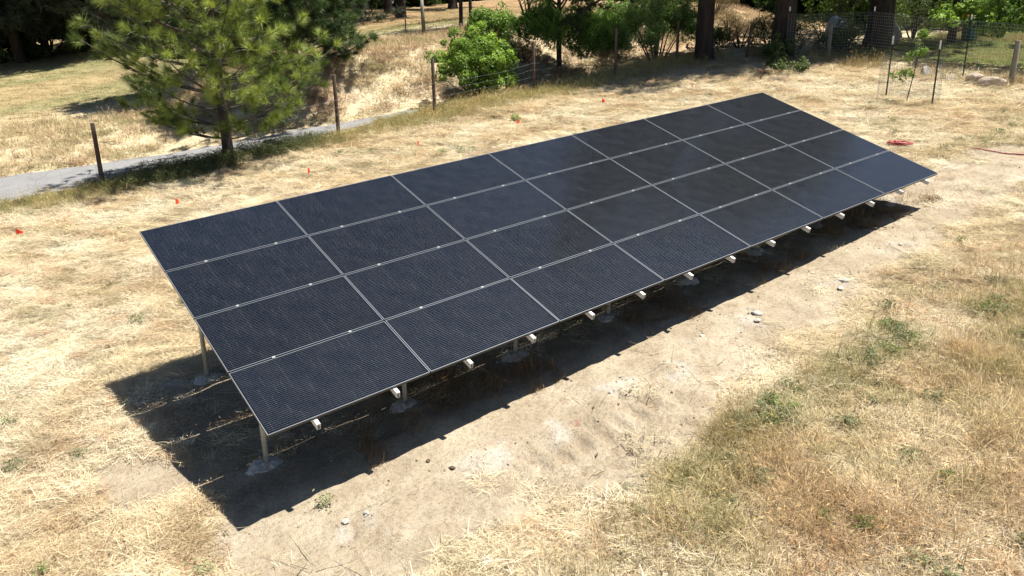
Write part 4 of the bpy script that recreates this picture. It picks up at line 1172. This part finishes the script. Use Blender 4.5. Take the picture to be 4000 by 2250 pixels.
# single long pale stalks lying about
x, y, z, r = cloud(2400, -4, 16, -7, 9, 520, lambda x, y: (1 - .75 * dirt_mask(x, y)))
n = len(x)
scatter('loose_straw', 'long single straw stalks lying on the grass and dust', np.c_[x, y, z + .02], rots(r, n, .05), r.uniform(.6, 1.1, n), np.array([.68, .58, .38]) * r.uniform(.7, 1.2, (n, 1)), r.integers(0, 3, n), longs)
# standing brown-gold grass at the lower right
x, y, z, r = cloud(26000, 0, 26, -8, 1.5, 530, lambda x, y: np.clip(zone_gold(x, y) * 1.0 + zone_green(x, y) * .25, 0, 1) * (1 - dirt_mask(x, y)))
n = len(x); n1 = fbm(x * .9, y * .9, 531, 4)
c = lerp((.56, .39, .21), (.82, .69, .44), sstep((n1 - .38) * 3)); c = lerp(c, (.28, .30, .11), np.clip(zone_green(x, y) * .62 + .6 * sstep((fbm(x * 2, y * 2, 533, 3) - .52) * 6), 0, 1))
c = lerp(c, (.52, .33, .22), sstep((fbm(x * 1.3, y * 1.3, 534, 3) - .55) * 6) * .3)
scatter('golden_grass', 'standing brown and gold grass with seed heads at the lower right', np.c_[x, y, z], rots(r, n, .2), r.uniform(.75, 1.3, n), c * r.uniform(.7, 1.2, (n, 1)), r.integers(0, 4, n), tall)
# green weeds
x, y, z, r = cloud(30000, -4, 26, -8, 15, 540, lambda x, y: (zone_green(x, y) * .5 * sstep((fbm(x * 2.6, y * 2.6, 541, 3) - .42) * 6) + .006 + .10 * sstep((fbm(x * 1.9, y * 1.9, 543, 3) - .58) * 6) * sstep((-1.2 - y) / 1.0)) * (1 - .9 * dirt_mask(x, y)))
n = len(x); c = lerp((.16, .185, .095), (.30, .32, .17), r.random(n)); c = lerp(c, (.15, .22, .06), (r.random(n) < .25) * 1.0)
scatter('green_weeds', 'low grey green weeds growing through the dry grass', np.c_[x, y, z], rots(r, n), r.uniform(.45, 1.15, n), c, r.integers(0, 3, n), weed, 'weeds')
# brown grass under the array, its tone lowered to deepen the shadow
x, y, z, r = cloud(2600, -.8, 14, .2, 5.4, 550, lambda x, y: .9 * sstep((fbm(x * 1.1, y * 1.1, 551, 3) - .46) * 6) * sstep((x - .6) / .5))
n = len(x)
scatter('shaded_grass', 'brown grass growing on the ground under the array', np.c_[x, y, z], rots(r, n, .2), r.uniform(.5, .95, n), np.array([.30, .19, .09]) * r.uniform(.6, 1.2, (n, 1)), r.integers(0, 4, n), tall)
# scrubby verge along the fence
def verge(x, y): return sstep((y - 14.75 - .5 * (fbm(x, y * 0, 561, 2) - .5)) / .5) * sstep((np.where(x > 10, 17.9, 16.6) - y) / .5) * sstep((27 - x) / 2)
x, y, z, r = cloud(15000, -6, 27, 14.4, 18.2, 560, lambda x, y: verge(x, y) * .8)
n = len(x); c = lerp((.60, .51, .27), (.44, .42, .19), r.random(n)); c = lerp(c, (.55, .38, .19), (r.random(n) < .2) * 1.0)
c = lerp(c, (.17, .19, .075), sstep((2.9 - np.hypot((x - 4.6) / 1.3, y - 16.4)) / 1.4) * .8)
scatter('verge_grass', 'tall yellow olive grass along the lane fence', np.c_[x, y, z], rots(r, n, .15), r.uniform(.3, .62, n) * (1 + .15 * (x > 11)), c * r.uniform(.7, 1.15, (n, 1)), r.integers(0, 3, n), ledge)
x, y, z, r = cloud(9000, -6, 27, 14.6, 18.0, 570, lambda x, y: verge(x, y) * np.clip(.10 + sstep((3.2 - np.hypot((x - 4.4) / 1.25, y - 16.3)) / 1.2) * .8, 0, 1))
n = len(x); pk = sstep((3.2 - np.hypot((x - 4.6) / 1.3, y - 16.4)) / 1.4)
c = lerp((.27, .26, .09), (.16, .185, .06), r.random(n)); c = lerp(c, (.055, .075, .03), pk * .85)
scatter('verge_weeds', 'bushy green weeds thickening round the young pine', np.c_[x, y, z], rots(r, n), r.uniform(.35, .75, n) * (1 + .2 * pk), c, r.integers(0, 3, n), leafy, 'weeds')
# bank and terraces
def bankd(x, y):
    yf = road_far(x)
    return sstep((y - yf) / .5) * sstep((yf + 8.5 - y) / 2) * sstep((x + 8) / 3) * (.35 + .65 * sstep((fbm(x * .8, y * .8, 581, 3) - .38) * 5)) * (1 - sstep((x - 28) / 3) * sstep((14 - y) / 2))
x, y, z, r = cloud(26000, -8, 44, 15, 34, 580, bankd)
n = len(x); n1 = fbm(x * .6, y * .6, 582, 4); c = lerp((.68, .56, .36), (.52, .37, .24), sstep((n1 - .45) * 4)); c = lerp(c, (.30, .29, .13), sstep((fbm(x, y, 583, 3) - .56) * 6) * .7)
scatter('bank_grass', 'dry grass tufts on the bank beyond the lane', np.c_[x, y, z], rots(r, n, .2), r.uniform(.45, .95, n), c * r.uniform(.7, 1.2, (n, 1)), r.integers(0, 3, n), far_t)
# meadow stubble
x, y, z, r = cloud(30000, -12, 60, 24, 75, 590, lambda x, y: sstep((y - road_far(x) - 3) / 3) * np.clip(30 / np.hypot(x + 2, y + 7), .3, 1))
n = len(x); n1 = fbm(x * .12, y * .35, 90, 4); c = lerp((.42, .33, .175), (.25, .26, .115), sstep((n1 - .36) * 3.4) * .8)
scatter('meadow_grass', 'mown patchy grass of the meadow beyond the lane', np.c_[x, y, z - .01], rots(r, n, .06), r.uniform(.7, 1.5, n), c * r.uniform(.8, 1.15, (n, 1)), r.integers(0, 2, n), sod)
# right lawn and its rough edge
x, y, z, r = cloud(16000, 26, 45, -6, 15, 600, lambda x, y: sstep((x - 28) / 1.0) * sstep((14 - y) / 2))
n = len(x); c = lerp((.16, .23, .06), (.30, .30, .12), sstep((fbm(x * .5, y * .5, 80, 3) - .42) * 3.5))
scatter('lawn_grass', 'short green grass of the lawn behind the mesh fence', np.c_[x, y, z - .01], rots(r, n, .05), r.uniform(.6, 1.1, n), c * r.uniform(.8, 1.15, (n, 1)), r.integers(0, 2, n), sod)
x, y, z, r = cloud(5000, 22, 46, -6, 15, 610, lambda x, y: np.clip(sstep((1.3 - np.abs(x - 26.3 - (y - 6) * .12)) / .8) * .7 + sstep((1.2 - np.abs(x - 38.6)) / .8) * sstep((13 - y) / 2) * .9, 0, 1))
n = len(x); c = lerp((.50, .37, .2), (.36, .31, .13), r.random(n))
scatter('rough_grass', 'tall straw coloured rough grass along the mesh fence and beyond the lawn', np.c_[x, y, z], rots(r, n, .15), r.uniform(.6, 1.25, n), c * r.uniform(.75, 1.15, (n, 1)), r.integers(0, 3, n), ledge)
# straw mulch in the cage
r = np.random.default_rng(77); n = 160; a = r.uniform(0, 2 * pi, n); q = .75 * np.sqrt(r.random(n)); x = 21.6 + q * np.cos(a); y = 5.05 + q * np.sin(a)
scatter('straw_mulch', 'bright straw mulch spread round the caged sapling', np.c_[x, y, terrain(x, y) + .02], rots(r, n), r.uniform(.6, 1, n), np.array([.72, .6, .36]) * r.uniform(.85, 1.15, (n, 1)), r.integers(0, 5, n), mats_, 'mulch')
# gravel and crumbs on the dust
def pebble(seed, m):
    me = rock_me(seed, 1, .8, .6, sub=1); me.materials.append(m); 
    a = me.attributes.new('col', 'FLOAT_COLOR', 'POINT'); a.data.foreach_set('color', np.ones(len(me.vertices) * 4, np.float32))
    return bpy.data.objects.new('pebble', me)
pebs = [pebble(700 + i, M_blade) for i in range(3)]
x, y, z, r = cloud(26000, -4, 19, -4, 6, 700, lambda x, y: np.clip(dirt_mask(x, y) * .34 + powder_mask(x, y) * 1.0, 0, 1) * (.3 + .7 * sstep((fbm(x * 3, y * 3, 701, 3) - .4) * 6)))
n = len(x); pw = powder_mask(x, y); c = lerp((.30, .225, .15), (.40, .34, .26), r.random(n)); c = lerp(c, (.5, .485, .46), (pw > .3) * 1.0); dk = r.random(n) < .08; c[dk] *= .4
scatter('gravel', 'small stones and crumbs scattered over the dusty strip', np.c_[x, y, z], rots(r, n, .5), (.006 + .022 * r.random(n) ** 3) + .008 * (pw > .3) * r.random(n), c * r.uniform(.8, 1.15, (n, 1)), r.integers(0, 3, n), pebs, 'gravel')
